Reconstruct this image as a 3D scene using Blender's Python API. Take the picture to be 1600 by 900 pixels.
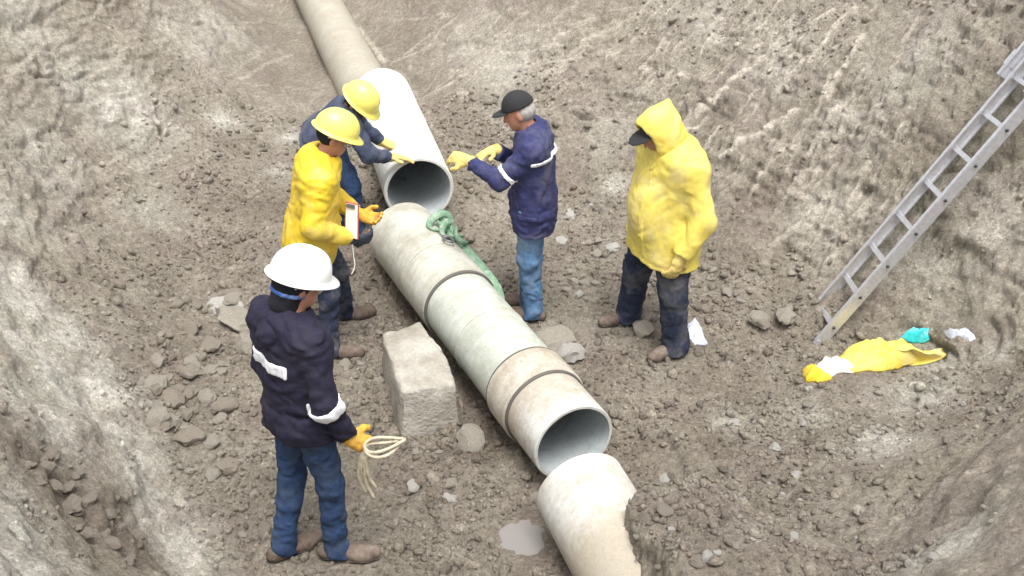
import bpy, bmesh, math, random
import numpy as np
from mathutils import Vector, Matrix

# ---------------------------------------------------------------- camera, sky, sun, exposure
for o in list(bpy.data.objects):
    bpy.data.objects.remove(o, do_unlink=True)
scene = bpy.context.scene
C = scene.collection
CAM_H = 3.85
PITCH = math.radians(31)
FPX = 1600.0
cd = bpy.data.cameras.new('camera'); cam = bpy.data.objects.new('camera', cd); C.objects.link(cam)
cam.location = (0, 0, CAM_H); cam.rotation_euler = (math.pi/2 - PITCH, 0, 0)
cd.sensor_width = 36.0; cd.lens = 36.0 * FPX / 1600.0; cd.clip_end = 500; cd.clip_start = 0.05
scene.camera = cam
scene.view_settings.view_transform = 'Standard'; scene.view_settings.look = 'None'
scene.view_settings.gamma = 1.0; scene.view_settings.use_curve_mapping = False
scene.view_settings.exposure = 1.02

SUN_EL, SUN_AZ = 71.0, 165.0          # azimuth clockwise from +Y (away from the camera)
world = bpy.data.worlds.new('World'); scene.world = world; world.use_nodes = True
wt = world.node_tree; wt.nodes.clear()
sky = wt.nodes.new('ShaderNodeTexSky'); sky.sky_type = 'NISHITA'; sky.sun_disc = False
sky.sun_elevation = math.radians(SUN_EL); sky.sun_rotation = math.radians(SUN_AZ)
sky.air_density = 1.0; sky.dust_density = 4.0; sky.ozone_density = 1.0
hs = wt.nodes.new('ShaderNodeHueSaturation'); hs.inputs['Saturation'].default_value = 0.22
bg = wt.nodes.new('ShaderNodeBackground'); bg.inputs['Strength'].default_value = 0.15
wo = wt.nodes.new('ShaderNodeOutputWorld')
wt.links.new(sky.outputs[0], hs.inputs['Color']); wt.links.new(hs.outputs[0], bg.inputs['Color'])
wt.links.new(bg.outputs[0], wo.inputs['Surface'])
sl = bpy.data.lights.new('sun', 'SUN'); sl.energy = 1.5; sl.angle = math.radians(26); sl.color = (1, .975, .93)
sun = bpy.data.objects.new('sun', sl); C.objects.link(sun)
_e, _a = math.radians(SUN_EL), math.radians(SUN_AZ)
sd = Vector((math.sin(_a)*math.cos(_e), math.cos(_a)*math.cos(_e), math.sin(_e)))
sun.rotation_euler = sd.to_track_quat('Z', 'Y').to_euler()

# ---------------------------------------------------------------- pixel <-> world helpers
CP, SP = math.cos(PITCH), math.sin(PITCH)
def ray(px, py):
    u = (px-800)/FPX; v = (py-450)/FPX
    return np.array([u, CP - v*SP, -SP - v*CP])
def atZ(px, py, z):
    d = ray(px, py); return np.array([0, 0, CAM_H]) + d*((z-CAM_H)/d[2])
def atY(px, py, Y):
    d = ray(px, py); return np.array([0, 0, CAM_H]) + d*(Y/d[1])

# ---------------------------------------------------------------- noise
_r = np.random.RandomState(7)
_perm = _r.permutation(256).astype(np.int32); _perm = np.concatenate([_perm, _perm, _perm])
_grad = _r.normal(size=(256, 3)).astype(np.float32); _grad /= np.linalg.norm(_grad, axis=1)[:, None]
def perlin(p):
    p = np.asarray(p, np.float32)
    i = np.floor(p).astype(np.int32); f = p - i; i &= 255
    u = f*f*f*(f*(f*6-15)+10)
    def g(dx, dy, dz):
        h = _perm[_perm[_perm[(i[:, 0]+dx) & 255] + ((i[:, 1]+dy) & 255)] + ((i[:, 2]+dz) & 255)]
        G = _grad[h]
        return G[:, 0]*(f[:, 0]-dx) + G[:, 1]*(f[:, 1]-dy) + G[:, 2]*(f[:, 2]-dz)
    x0 = g(0,0,0)*(1-u[:, 0]) + g(1,0,0)*u[:, 0]; x1 = g(0,1,0)*(1-u[:, 0]) + g(1,1,0)*u[:, 0]
    y0 = x0*(1-u[:, 1]) + x1*u[:, 1]
    x0 = g(0,0,1)*(1-u[:, 0]) + g(1,0,1)*u[:, 0]; x1 = g(0,1,1)*(1-u[:, 0]) + g(1,1,1)*u[:, 0]
    y1 = x0*(1-u[:, 1]) + x1*u[:, 1]
    return (y0*(1-u[:, 2]) + y1*u[:, 2])*1.5
def fbm(p, o=4, rough=.5):
    a = 1.; s = 0.; q = np.array(p, np.float32)
    for k in range(o):
        s = s + a*perlin(q); q = q*2.03 + 17.3; a *= rough
    return s
def worley(p):
    """F1, F2 distance and a random value of the nearest cell"""
    p = np.asarray(p, np.float32); b = np.floor(p).astype(np.int32)
    d1 = np.full(len(p), 9., np.float32); d2 = d1.copy(); rv = np.zeros(len(p), np.float32)
    for dx in (-1, 0, 1):
        for dy in (-1, 0, 1):
            for dz in (-1, 0, 1):
                c = b + np.array([dx, dy, dz], np.int32)
                h = _perm[_perm[_perm[c[:, 0] & 255] + (c[:, 1] & 255)] + (c[:, 2] & 255)]
                q = c + (_grad[h]*.45 + .5)
                d = np.sqrt(((q-p)**2).sum(1))
                m = d < d1
                d2 = np.where(m, d1, np.minimum(d2, d)); rv = np.where(m, h/255., rv); d1 = np.where(m, d, d1)
    return d1, d2, rv
def sstep(a, b, x):
    t = np.clip((x-a)/(b-a), 0, 1); return t*t*(3-2*t)

# ---------------------------------------------------------------- materials
MATS = {}
def nodes_mat(name):
    m = bpy.data.materials.new(name); m.use_nodes = True
    nt = m.node_tree; bs = nt.nodes['Principled BSDF']; MATS[name] = m
    return m, nt, bs
def N(nt, t, **kw):
    n = nt.nodes.new(t)
    for k, v in kw.items():
        if k in n.inputs: n.inputs[k].default_value = v
        else: setattr(n, k, v)
    return n
def mixrgb(nt, fac, a, b, mode='MIX'):
    n = nt.nodes.new('ShaderNodeMix'); n.data_type = 'RGBA'; n.blend_type = mode
    for idx, v in ((0, fac), (6, a), (7, b)):
        if hasattr(v, 'is_linked') or isinstance(v, bpy.types.NodeSocket): nt.links.new(v, n.inputs[idx])
        else: n.inputs[idx].default_value = v if not isinstance(v, tuple) else (*v, 1)[:4]
    return n.outputs[2]
def ramp(nt, sock, lo, hi, a=0., b=1.):
    n = nt.nodes.new('ShaderNodeMapRange'); nt.links.new(sock, n.inputs[0])
    n.inputs[1].default_value = lo; n.inputs[2].default_value = hi
    n.inputs[3].default_value = a; n.inputs[4].default_value = b
    return n.outputs[0]
def coords(nt, scale=(1, 1, 1)):
    tc = nt.nodes.new('ShaderNodeTexCoord'); mp = nt.nodes.new('ShaderNodeMapping')
    mp.inputs['Scale'].default_value = scale
    nt.links.new(tc.outputs['Object'], mp.inputs[0]); return mp.outputs[0]
def noise(nt, vec, scale, detail=4, rough=.55):
    n = N(nt, 'ShaderNodeTexNoise', Scale=scale, Detail=detail, Roughness=rough)
    nt.links.new(vec, n.inputs['Vector']); return n.outputs[0]
def bump(nt, bs, h, strength, dist):
    b = N(nt, 'ShaderNodeBump', Strength=strength, Distance=dist)
    nt.links.new(h, b.inputs['Height']); nt.links.new(b.outputs[0], bs.inputs['Normal'])
def cloth_mat(name, col, dirt, amt=.5, rough=.85, dscale=5., sheen=.0, var=.25, bumpd=.004, spec=.3):
    m, nt, bs = nodes_mat(name); v = coords(nt)
    n1 = noise(nt, v, dscale, 6, .62); n2 = noise(nt, v, 35., 3); n3 = noise(nt, v, 260., 2)
    c = mixrgb(nt, ramp(nt, n2, .3, .7), tuple(x*(1-var) for x in col), tuple(min(1, x*(1+var)) for x in col))
    c = mixrgb(nt, ramp(nt, n1, .48, .72, 0, amt), c, dirt)
    nt.links.new(c, bs.inputs['Base Color']); bs.inputs['Roughness'].default_value = rough
    bs.inputs['Specular IOR Level'].default_value = spec
    h = nt.nodes.new('ShaderNodeMath'); h.operation = 'ADD'; nt.links.new(n2, h.inputs[0]); 
    hh = nt.nodes.new('ShaderNodeMath'); hh.operation = 'MULTIPLY'; hh.inputs[1].default_value = .35
    nt.links.new(n3, hh.inputs[0]); nt.links.new(hh.outputs[0], h.inputs[1])
    bump(nt, bs, h.outputs[0], .7, bumpd)
    return m
def stone_mat(name, col, col2, scale=9., rough=.92, bd=.012):
    m, nt, bs = nodes_mat(name); v = coords(nt)
    n1 = noise(nt, v, scale, 8, .65); n2 = noise(nt, v, scale*9, 4, .6)
    c = mixrgb(nt, ramp(nt, n1, .35, .65), col, col2)
    c = mixrgb(nt, ramp(nt, n2, .3, .75, 0, .35), c, tuple(x*.68 for x in col))
    nt.links.new(c, bs.inputs['Base Color']); bs.inputs['Roughness'].default_value = rough
    bs.inputs['Specular IOR Level'].default_value = .25
    bump(nt, bs, n2, .9, bd)
    return m
def plain_mat(name, col, rough=.6, metal=0., var=.12, scale=20., bd=.001, spec=.5):
    m, nt, bs = nodes_mat(name); v = coords(nt); n1 = noise(nt, v, scale, 5, .6)
    c = mixrgb(nt, ramp(nt, n1, .3, .7), tuple(x*(1-var) for x in col), tuple(min(1, x*(1+var)) for x in col))
    nt.links.new(c, bs.inputs['Base Color']); bs.inputs['Roughness'].default_value = rough
    bs.inputs['Metallic'].default_value = metal; bs.inputs['Specular IOR Level'].default_value = spec
    bump(nt, bs, n1, .4, bd)
    return m

MUD = (.30, .25, .19)
cloth_mat('navy', (.015, .0135, .031), (.06, .055, .066), .25, .8, 4)
cloth_mat('navy_dusty', (.032, .036, .105), (.16, .16, .20), .5, .85, 5)
cloth_mat('navy_back', (.045, .058, .10), (.17, .17, .19), .4, .85, 5)
cloth_mat('yellow_coat', (.70, .50, .03), (.56, .43, .17), .75, .5, 5.5, var=.10, spec=.4)
cloth_mat('yellow_coat_pale', (.74, .60, .12), (.60, .51, .30), .8, .5, 4.5, var=.10, spec=.4)
cloth_mat('jeans_blue', (.026, .052, .120), (.10, .125, .17), .5, .9, 6)
cloth_mat('jeans_light', (.10, .19, .33), (.26, .29, .32), .6, .9, 6)
cloth_mat('jeans_dark', (.020, .027, .052), (.20, .19, .19), .6, .9, 6)
cloth_mat('glove_yellow', (.68, .52, .17), (.36, .28, .16), .6, .85, 14)
cloth_mat('glove_orange', (.72, .40, .06), (.40, .28, .10), .6, .85, 14)
cloth_mat('glove_dark', (.03, .04, .06), (.12, .11, .1), .4, .85, 14)
cloth_mat('boot', (.12, .088, .070), (.27, .22, .18), .8, .85, 9)
cloth_mat('sole', (.035, .03, .027), (.22, .18, .14), .8, .9, 9)
cloth_mat('black_knit', (.012, .012, .016), (.05, .05, .06), .3, .95, 20)
cloth_mat('blue_band', (.05, .12, .38), (.45, .55, .75), .7, .8, 18)
cloth_mat('skin', (.42, .21, .14), (.30, .13, .09), .4, .55, 12, var=.08, bumpd=.001)
cloth_mat('grey_hair', (.34, .32, .30), (.18, .17, .16), .6, .9, 40)
cloth_mat('reflective', (.80, .81, .84), (.50, .49, .50), .5, .45, 18, var=.05)
cloth_mat('sling_green', (.17, .29, .19), (.42, .48, .38), .85, .85, 16)
cloth_mat('rope', (.50, .44, .33), (.30, .25, .18), .6, .95, 30)
cloth_mat('cloth_white', (.78, .74, .70), (.60, .48, .35), .5, .8, 8)
cloth_mat('cloth_pale_blue', (.58, .62, .72), (.35, .34, .34), .5, .75, 9)
cloth_mat('cloth_turquoise', (.03, .52, .60), (.35, .66, .66), .6, .5, 14)
plain_mat('helmet_white', (.78, .78, .76), .35, var=.04)
plain_mat('helmet_yellow', (.78, .70, .16), .35, var=.08)
plain_mat('cap_black', (.02, .02, .022), .9)
plain_mat('aluminium', (.62, .62, .65), .42, .65, var=.12, scale=40)
plain_mat('bolt', (.03, .03, .035), .5, .5)
plain_mat('iron', (.20, .20, .21), .5, .6)
plain_mat('red_board', (.45, .10, .07), .6)
plain_mat('paper', (.80, .79, .75), .8, var=.05)
plain_mat('gasket', (.11, .10, .09), .8)
def glass_mat():
    m, nt, bs = nodes_mat('clear_plastic')
    bs.inputs['Base Color'].default_value = (.85, .92, .92, 1); bs.inputs['Roughness'].default_value = .15
    bs.inputs['Transmission Weight'].default_value = .75; bs.inputs['IOR'].default_value = 1.3
glass_mat()
stone_mat('clod', (.34, .305, .25), (.46, .425, .36))
stone_mat('clod_brown', (.29, .25, .20), (.38, .335, .275))
stone_mat('clod_white', (.48, .455, .41), (.60, .58, .54))
stone_mat('concrete_block', (.27, .245, .20), (.48, .455, .405), 5., .9, .016)
stone_mat('concrete_pale', (.46, .46, .45), (.55, .55, .54), 6., .9, .006)

def pipe_mat(name, col, stain, amt, lo=.45, hi=.7, mud=None):
    """mottled fibre-cement; mud=(z0, z1) lets soil cover grow along the pipe between those distances"""
    m, nt, bs = nodes_mat(name); v = coords(nt); vs = coords(nt, (.35, .35, 1.6))
    n1 = noise(nt, v, 3.6, 8, .75); n2 = noise(nt, vs, 13., 8, .75); n3 = noise(nt, v, 70., 3); n4 = noise(nt, v, 28., 6, .7)
    c = mixrgb(nt, ramp(nt, n2, .34, .70), col, tuple(a*.55+b*.30 for a, b in zip(col, stain)))
    c = mixrgb(nt, ramp(nt, n1, lo, hi, 0, amt), c, stain)
    c = mixrgb(nt, ramp(nt, n4, .55, .72, 0, .5), c, tuple(x*.8 for x in stain))
    c = mixrgb(nt, ramp(nt, n3, .62, .74, 0, .6), c, tuple(x*.40 for x in stain))
    if mud:
        sx = nt.nodes.new('ShaderNodeSeparateXYZ'); nt.links.new(v, sx.inputs[0])
        ad = nt.nodes.new('ShaderNodeMath'); ad.operation = 'MULTIPLY_ADD'; nt.links.new(n4, ad.inputs[0]); ad.inputs[1].default_value = .35
        nt.links.new(sx.outputs[2], ad.inputs[2])
        ad2 = nt.nodes.new('ShaderNodeMath'); ad2.operation = 'MULTIPLY_ADD'; nt.links.new(n1, ad2.inputs[0]); ad2.inputs[1].default_value = .5
        nt.links.new(ad.outputs[0], ad2.inputs[2])
        c = mixrgb(nt, ramp(nt, ad2.outputs[0], mud[0]+.42, mud[1]+.42, 0, .9), c, mixrgb(nt, n3, (.30, .255, .19), (.46, .41, .33)))
    nt.links.new(c, bs.inputs['Base Color']); bs.inputs['Roughness'].default_value = .75
    bs.inputs['Specular IOR Level'].default_value = .3
    bump(nt, bs, n4, .6, .006)
pipe_mat('pipe_grey', (.56, .56, .50), (.33, .31, .245), .9, .42, .62)
pipe_mat('pipe_green', (.54, .575, .52), (.35, .36, .29), .85, .43, .64)
pipe_mat('pipe_muddy', (.60, .57, .50), (.33, .28, .21), .95, .36, .6)
pipe_mat('pipe_white', (.76, .76, .73), (.52, .49, .42), .6, .48, .74)
pipe_mat('pipe_end', (.66, .66, .63), (.42, .39, .32), .7, .45, .68, mud=(.06, .28))
pipe_mat('pipe_low', (.64, .64, .61), (.42, .385, .31), .75, .45, .68, mud=(.12, .50))
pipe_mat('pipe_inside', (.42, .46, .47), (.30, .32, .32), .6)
pipe_mat('pipe_dusty', (.42, .41, .345), (.34, .30, .235), .9, .35, .6)

# ---------------------------------------------------------------- mesh helpers
def mesh_np(name, v, faces, smooth=True):
    """v (n,3), faces (m,k) all the same size k"""
    me = bpy.data.meshes.new(name); v = np.ascontiguousarray(v, np.float32); faces = np.ascontiguousarray(faces, np.int32)
    k = faces.shape[1]
    me.vertices.add(len(v)); me.vertices.foreach_set('co', v.ravel())
    me.loops.add(faces.size); me.loops.foreach_set('vertex_index', faces.ravel())
    me.polygons.add(len(faces)); me.polygons.foreach_set('loop_start', np.arange(0, faces.size, k, dtype=np.int32))
    me.polygons.foreach_set('loop_total', np.full(len(faces), k, np.int32))
    if smooth: me.polygons.foreach_set('use_smooth', np.ones(len(faces), bool))
    me.update(calc_edges=True); me.validate(); return me
def obj(name, me, mat, parent=None):
    o = bpy.data.objects.new(name, me); C.objects.link(o)
    if mat and not me.materials: me.materials.append(MATS[mat])
    if parent: 
        o.parent = parent
        o.matrix_parent_inverse = parent.matrix_basis.inverted()
    return o
def tag(o, label, cat, group=None):
    o['label'] = label; o['category'] = cat
    if group: o['group'] = group
    return o
def empty(name, loc):
    o = bpy.data.objects.new(name, None); C.objects.link(o); o.location = Vector(loc); o.empty_display_size = .1
    return o
def bm_obj(name, bm, mat, parent=None, smooth=False):
    me = bpy.data.meshes.new(name); bmesh.ops.recalc_face_normals(bm, faces=bm.faces); bm.to_mesh(me); bm.free()
    if smooth:
        for p in me.polygons: p.use_smooth = True
    return obj(name, me, mat, parent)
def frame_of(d):
    d = Vector(d).normalized(); a = Vector((0, 0, 1)) if abs(d.z) < .95 else Vector((1, 0, 0))
    x = a.cross(d).normalized(); return x, d.cross(x).normalized(), d
def sweep(points, radius, n=8, closed=False, flat=None):
    """tube along points; radius a number or list; flat=(w,t) makes a strap"""
    P = [Vector(p) for p in points]; m = len(P); vs = []; fs = []
    x = None
    for i, p in enumerate(P):
        t = (P[(i+1) % m] - P[i-1]) if closed else (P[min(i+1, m-1)] - P[max(i-1, 0)])
        t.normalize()
        if x is None: x = frame_of(t)[0]
        x = (x - t*x.dot(t)).normalized(); y = t.cross(x)
        r = radius[i] if hasattr(radius, '__len__') else radius
        for k in range(n):
            a = 2*math.pi*k/n
            if flat: vs.append(p + x*math.cos(a)*flat[0] + y*math.sin(a)*flat[1])
            else: vs.append(p + (x*math.cos(a) + y*math.sin(a))*r)
    for i in range(m if closed else m-1):
        j = (i+1) % m
        for k in range(n):
            l = (k+1) % n; fs.append((i*n+k, i*n+l, j*n+l, j*n+k))
    me = bpy.data.meshes.new('tube')
    if not closed:
        fs.append(tuple(range(n-1, -1, -1))); fs.append(tuple((m-1)*n+k for k in range(n)))
    me.from_pydata([tuple(v) for v in vs], [], fs)
    for p in me.polygons: p.use_smooth = True
    return me
def smooth_path(pts, n=8):
    P = [Vector(p) for p in pts]; out = []
    for i in range(len(P)-1):
        a, b, c, d = P[max(i-1, 0)], P[i], P[i+1], P[min(i+2, len(P)-1)]
        for k in range(n):
            t = k/n
            out.append(.5*((2*b) + (c-a)*t + (2*a-5*b+4*c-d)*t*t + (3*b-a-3*c+d)*t**3))
    out.append(P[-1]); return out
def box_bm(bm, c, sx, sy, sz, ax=None):
    """box with half sizes along three axes"""
    ax = ax or (Vector((1,0,0)), Vector((0,1,0)), Vector((0,0,1))); c = Vector(c)
    v = [bm.verts.new(c + ax[0]*sx*i + ax[1]*sy*j + ax[2]*sz*k) for i in (-1,1) for j in (-1,1) for k in (-1,1)]
    for f in ((0,1,3,2),(4,6,7,5),(0,4,5,1),(2,3,7,6),(0,2,6,4),(1,5,7,3)): bm.faces.new([v[i] for i in f])

# ---------------------------------------------------------------- the ground: one sheet, pit floor, banks and trench
CTRL = [  # x, y, z of the big shape
 (-.9,3.8,0),(-1.3,4.4,0),(0,3.9,.0),(.9,3.6,.08),(.3,5,0),(-.5,4.8,0),(1.1,4.4,-.02),(1.8,4.6,.08),(1,5.6,0),(2.05,5.7,0),
 (.15,6.1,0),(-.5,5.9,0),(-1.2,5.8,-.02),(-1.9,5.9,.0),(-1.75,5.0,.02),(.8,6.5,.05),(-.2,7.0,.1),(-1.2,7.0,.1),(-1.9,7.0,.12),(1.5,6.0,.02),
 (-.9,8.0,.2),(-1.45,8.0,.2),(-1.7,9,.25),(-2.2,10.3,.25),(-3.0,12.4,.25),(-4.0,15,.4),
 (-.42,8,.30),(-.62,8.9,.42),(-1.2,10.0,.60),(-1.95,12.4,.60),(-2.8,15,.5),
 (-2.35,8.5,.3),(-2.75,7.3,.25),(-2.7,6.5,.2),(-2.35,5.7,.15),(-1.95,5.0,.04),
 (-3.2,8.5,1.0),(-3.6,7.2,1.1),(-3.3,6.0,.95),(-4.2,8.2,2.0),(-4.6,6.8,2.2),(-4.2,5.4,1.9),
 (-3.1,10,1.0),(-4.1,10,2.0),(-4.1,12,1.2),(-5.1,12,2.1),(-6,15,2.5),(-5,15,1.5),
 (-3.04,5.3,.80),(-2.57,4.9,.52),(-2.16,4.58,.26),(-1.86,4.17,.07),(-1.56,3.63,.0),(-1.35,3.1,.2),
 (-2.39,3.87,1.0),(-1.62,2.31,1.4),(-1.64,2.87,.8),(-1.99,3.72,.55),(-2.7,4.3,1.0),(-3.3,4.5,1.5),(-3,3,1.8),(-4,3,2.3),
 (0,3.0,.1),(0,2,1.0),(0,1,2.0),(0,0,2.3),(-2,0,2.5),(2,0,2.5),(.6,2.6,.4),
 (1.69,2.4,1.2),(1.4,3.1,.45),(2.6,4.14,.62),(3.0,5.0,.42),(2.3,5.35,.03),(2.72,5.62,.10),(2.0,4.3,.22),(1.5,3.7,.18),(3.2,4.2,1.15),(2.4,3,1.45),(3.9,4.4,1.6),(3.3,3,2.2),
 (-.3,8.3,.35),(.53,7.65,.12),(1.43,6.7,.08),(2.05,6.2,.10),(2.45,5.75,.2),
 (1.26,8.33,1.0),(2.16,7.28,1.0),(.43,9.0,1.0),(2.93,5.85,1.05),(3.3,6.2,1.75),(3.7,5.8,2.5),(3.3,5.5,.95),(3.9,5.2,1.5),
 (3.1,7.9,2.0),(2.0,9.0,1.9),(.9,9.9,1.8),(3.6,8.7,2.7),(2.6,9.8,2.7),(1.2,10.8,2.6),(.0,11.5,2.3),(4.8,6.8,3.0),(0,9.8,1.2),(-.4,11,1.3),
 (2,13,3),(-.9,14,2.2),(5,10,3),(0,17,3),(-4,17.5,1.2),(-8,12,3),(-7,8,3),(-7,4,3),(6,4,3),(7,8,3),(-3,1,2.5),(4,1,2.6),
]
_cp = np.array(CTRL, np.float64)
def _tps(r): return np.where(r > 0, r*r*np.log(np.maximum(r, 1e-9)), 0)
_n = len(_cp); _A = np.zeros((_n+3, _n+3))
_A[:_n, :_n] = _tps(np.linalg.norm(_cp[:, None, :2]-_cp[None, :, :2], axis=2)) + np.eye(_n)*.02
_A[:_n, _n] = 1; _A[:_n, _n+1:] = _cp[:, :2]; _A[_n:, :_n] = _A[:_n, _n:].T
_w = np.linalg.solve(_A, np.concatenate([_cp[:, 2], np.zeros(3)]))
_gx = np.arange(-9, 9.01, .06); _gy = np.arange(-2, 19.01, .06)
_GX, _GY = np.meshgrid(_gx, _gy, indexing='ij'); _q = np.stack([_GX.ravel(), _GY.ravel()], 1)
_G = np.zeros(len(_q))
for k in range(_n): _G += _w[k]*_tps(np.sqrt(((_q-_cp[k, :2])**2).sum(1)))
_G += _w[_n] + _q@_w[_n+1:]
_G = np.clip(_G, -.12, 3.3).reshape(_GX.shape)
# loose soil heaped against the right side of the lowest pipe
LOW_A, LOW_B = atZ(906, 762, .25)[:2], atZ(1004, 935, .20)[:2]
def seg_d(P, a, b):
    t = np.clip(((P-a)@(b-a))/((b-a)@(b-a)), 0, 1); q = a + t[:, None]*(b-a)
    return np.linalg.norm(P-q, axis=1), t
_ld = (LOW_B-LOW_A)/np.linalg.norm(LOW_B-LOW_A); _ln = np.array([-_ld[1], _ld[0]])
_al = (_q-LOW_A)@_ld; _of = (_q-LOW_A)@_ln
_hp = sstep(-.23, .01, _of)*(1-sstep(.30, 1.05, _of))*sstep(.10, .42, _al-.5*np.clip(.2-_of, 0, 1))*(1-sstep(1.0, 1.5, _al))
_G += (.53*_hp).reshape(_GX.shape)
def base_z(X, Y):
    x = np.clip((np.asarray(X)+9)/.06, 0, len(_gx)-1.001); y = np.clip((np.asarray(Y)+2)/.06, 0, len(_gy)-1.001)
    i = x.astype(int); j = y.astype(int); u = x-i; v = y-j
    return (_G[i, j]*(1-u)*(1-v) + _G[i+1, j]*u*(1-v) + _G[i, j+1]*(1-u)*v + _G[i+1, j+1]*u*v)
def hit(px, py):
    """where the ray through a pixel first meets the ground's big shape"""
    d = ray(px, py); t = np.linspace(1.5, 18, 2400); p = np.array([0, 0, CAM_H]) + t[:, None]*d
    m = p[:, 2] < base_z(p[:, 0], p[:, 1])
    return p[np.argmax(m)] if m.any() else p[-1]

def stretch(core0, core1, h, lo, hi, g):
    a = list(np.arange(core0, core1+h*.5, h)); s = h
    while a[-1] < hi: s *= g; a.append(a[-1]+s)
    s = h; b = []
    x = core0
    while x > lo: s *= g; x -= s; b.append(x)
    return np.array(b[::-1]+a, np.float32)
gx = stretch(-3.9, 3.7, .0125, -70, 70, 1.035); gy = stretch(2.3, 9.2, .0125, -60, 90, 1.02)
NX, NY = len(gx), len(gy)
GX, GY = np.meshgrid(gx, gy, indexing='ij')
def edge_fade(X, Y): return sstep(9, 14, np.maximum(np.abs(X), np.abs(Y-7)*.8))
BZ = base_z(GX, GY); _f = edge_fade(GX, GY); BZ = BZ*(1-_f) + 3.0*_f
gzx = np.gradient(BZ, axis=0)/np.gradient(gx)[:, None]; gzy = np.gradient(BZ, axis=1)/np.gradient(gy)[None, :]
NRM = np.stack([-gzx, -gzy, np.ones_like(BZ)], 2); NRM /= np.linalg.norm(NRM, axis=2)[:, :, None]
Pv = np.stack([GX, GY, BZ], 2).reshape(-1, 3).astype(np.float32); Nv = NRM.reshape(-1, 3).astype(np.float32)
core = (np.abs(Pv[:, 0]) < 7) & (Pv[:, 1] > 1) & (Pv[:, 1] < 17)
ci = np.where(core)[0]; p = Pv[ci]; nv = Nv[ci]
steep = sstep(.12, .38, 1-nv[:, 2])

def patches(lst):
    """soft blobs given by a pixel on the ground, a radius in metres and a strength"""
    m = np.zeros(len(p), np.float32)
    for px, py, r, s in lst:
        h = hit(px, py).astype(np.float32)
        dd = ((p-h)**2).sum(1)
        m = np.maximum(m, s*np.exp(-dd/(r*r)))
    return m
_pw = p + np.stack([perlin(p*7+3), perlin(p*7+53), perlin(p*7+97)], 1)*.020 + np.stack([perlin(p*21+3), perlin(p*21+53), perlin(p*21+97)], 1)*.007
def lines(lst, div=7):
    m = np.zeros(len(p), np.float32); sg = np.full(len(p), 9., np.float32)
    for x0, y0, x1, y1, w, s in lst:
        H_ = [hit(x0+(x1-x0)*t, y0+(y1-y0)*t).astype(np.float32) for t in np.linspace(0, 1, div)]
        A = np.array(H_); lo = A.min(0)-w*3.5-.04; hi = A.max(0)+w*3.5+.04
        ids = np.where((p[:, 0] > lo[0]) & (p[:, 0] < hi[0]) & (p[:, 1] > lo[1]) & (p[:, 1] < hi[1]))[0]
        if not len(ids): continue
        pp = _pw[ids]; best = np.full(len(ids), 9., np.float32)
        for a, b in zip(H_[:-1], H_[1:]):
            ab = b-a; t = np.clip(((pp-a)@ab)/max(float(ab@ab), 1e-9), 0, 1)
            best = np.minimum(best, np.linalg.norm(pp-(a+t[:, None]*ab), axis=1))
        m[ids] = np.maximum(m[ids], s*np.exp(-(best/w)**4)); sg[ids] = np.minimum(sg[ids], best/w)
    return m, sg
clay = patches([(20,440,.22,.9),(80,520,.28,1),(150,600,.28,1),(170,680,.26,1),(220,760,.24,1),(270,840,.2,1),(300,890,.16,.9),(90,600,.3,.9),(30,540,.28,.9),(20,830,.22,.8),(60,890,.2,.8),(10,760,.15,.6),(60,560,.30,.9),(130,640,.28,1),(200,720,.25,.9),(40,480,.25,.8),(250,820,.18,.8),(60,640,.3,.7),(20,880,.2,.7),(290,890,.1,.7),
    (190,170,.42,.75),(120,130,.3,.5),(330,30,.5,.5),(60,240,.4,.4),(300,60,.4,.4),(30,30,.4,.4),(230,330,.3,.3),(350,190,.16,.7),(450,215,.15,.6),(440,270,.14,.5),(15,330,.3,.5),
    (1430,620,.22,.8),(1380,690,.2,.7),(1470,570,.15,.7),(1560,545,.12,.6),(1500,840,.16,.8),(1440,870,.12,.6),(1140,660,.10,.5),(1260,650,.12,.4),
    (1480,430,.35,.4),(1560,350,.3,.4),(1210,80,.4,.35),(800,100,.35,.4),(960,200,.3,.3),(740,60,.3,.4),(1100,30,.4,.3),(960,290,.12,.6),(1340,200,.3,.35),(1290,330,.3,.4),(1430,100,.4,.4)])
brown = patches([(110,770,.20,1.3),(170,820,.18,1.3),(60,715,.15,1.3),(210,870,.12,1.2),(140,800,.25,.9),(70,700,.18,.8),(200,860,.14,.7),(400,330,.7,.5),(480,120,.6,.5),(450,60,.6,.5),(620,60,.5,.6),(700,220,.4,.5),
    (760,680,.35,.5),(900,600,.4,.6),(1000,700,.4,.6),(700,700,.35,.5),(1520,480,.3,.5),
    (1440,210,.25,.6),(1150,130,.25,.4),(1200,290,.3,.4),(520,450,.35,.5),(860,880,.3,.4),(620,780,.4,.4),(1100,560,.4,.4),(240,390,.3,.4)])
shade_damp = patches([(745,690,.16,1),(720,560,.12,.6),(565,390,.2,.6),(570,330,.2,.6),(600,440,.18,.6),(1120,700,.10,.7),(835,790,.12,.6),(640,480,.14,.5),(700,640,.12,.5)])  # shade below the pipes painted into the soil colour, along with damp earth
smoothm = np.clip(patches([(1560,740,.45,1),(1500,760,.3,.9),(1570,640,.28,.8),(1520,470,.35,.7),(430,120,.6,.7),(470,40,.7,.7),(380,260,.45,.6),(610,90,.4,.7),(700,230,.3,.5),
    (250,360,.35,.6),(190,330,.3,.5),(400,20,.6,.5),(120,600,.3,.5),(200,740,.25,.5),(30,480,.2,.5),(1420,60,.35,.6),(1590,820,.4,1),(1530,700,.3,1),(1450,800,.25,.7)]), 0, 1)
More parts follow.
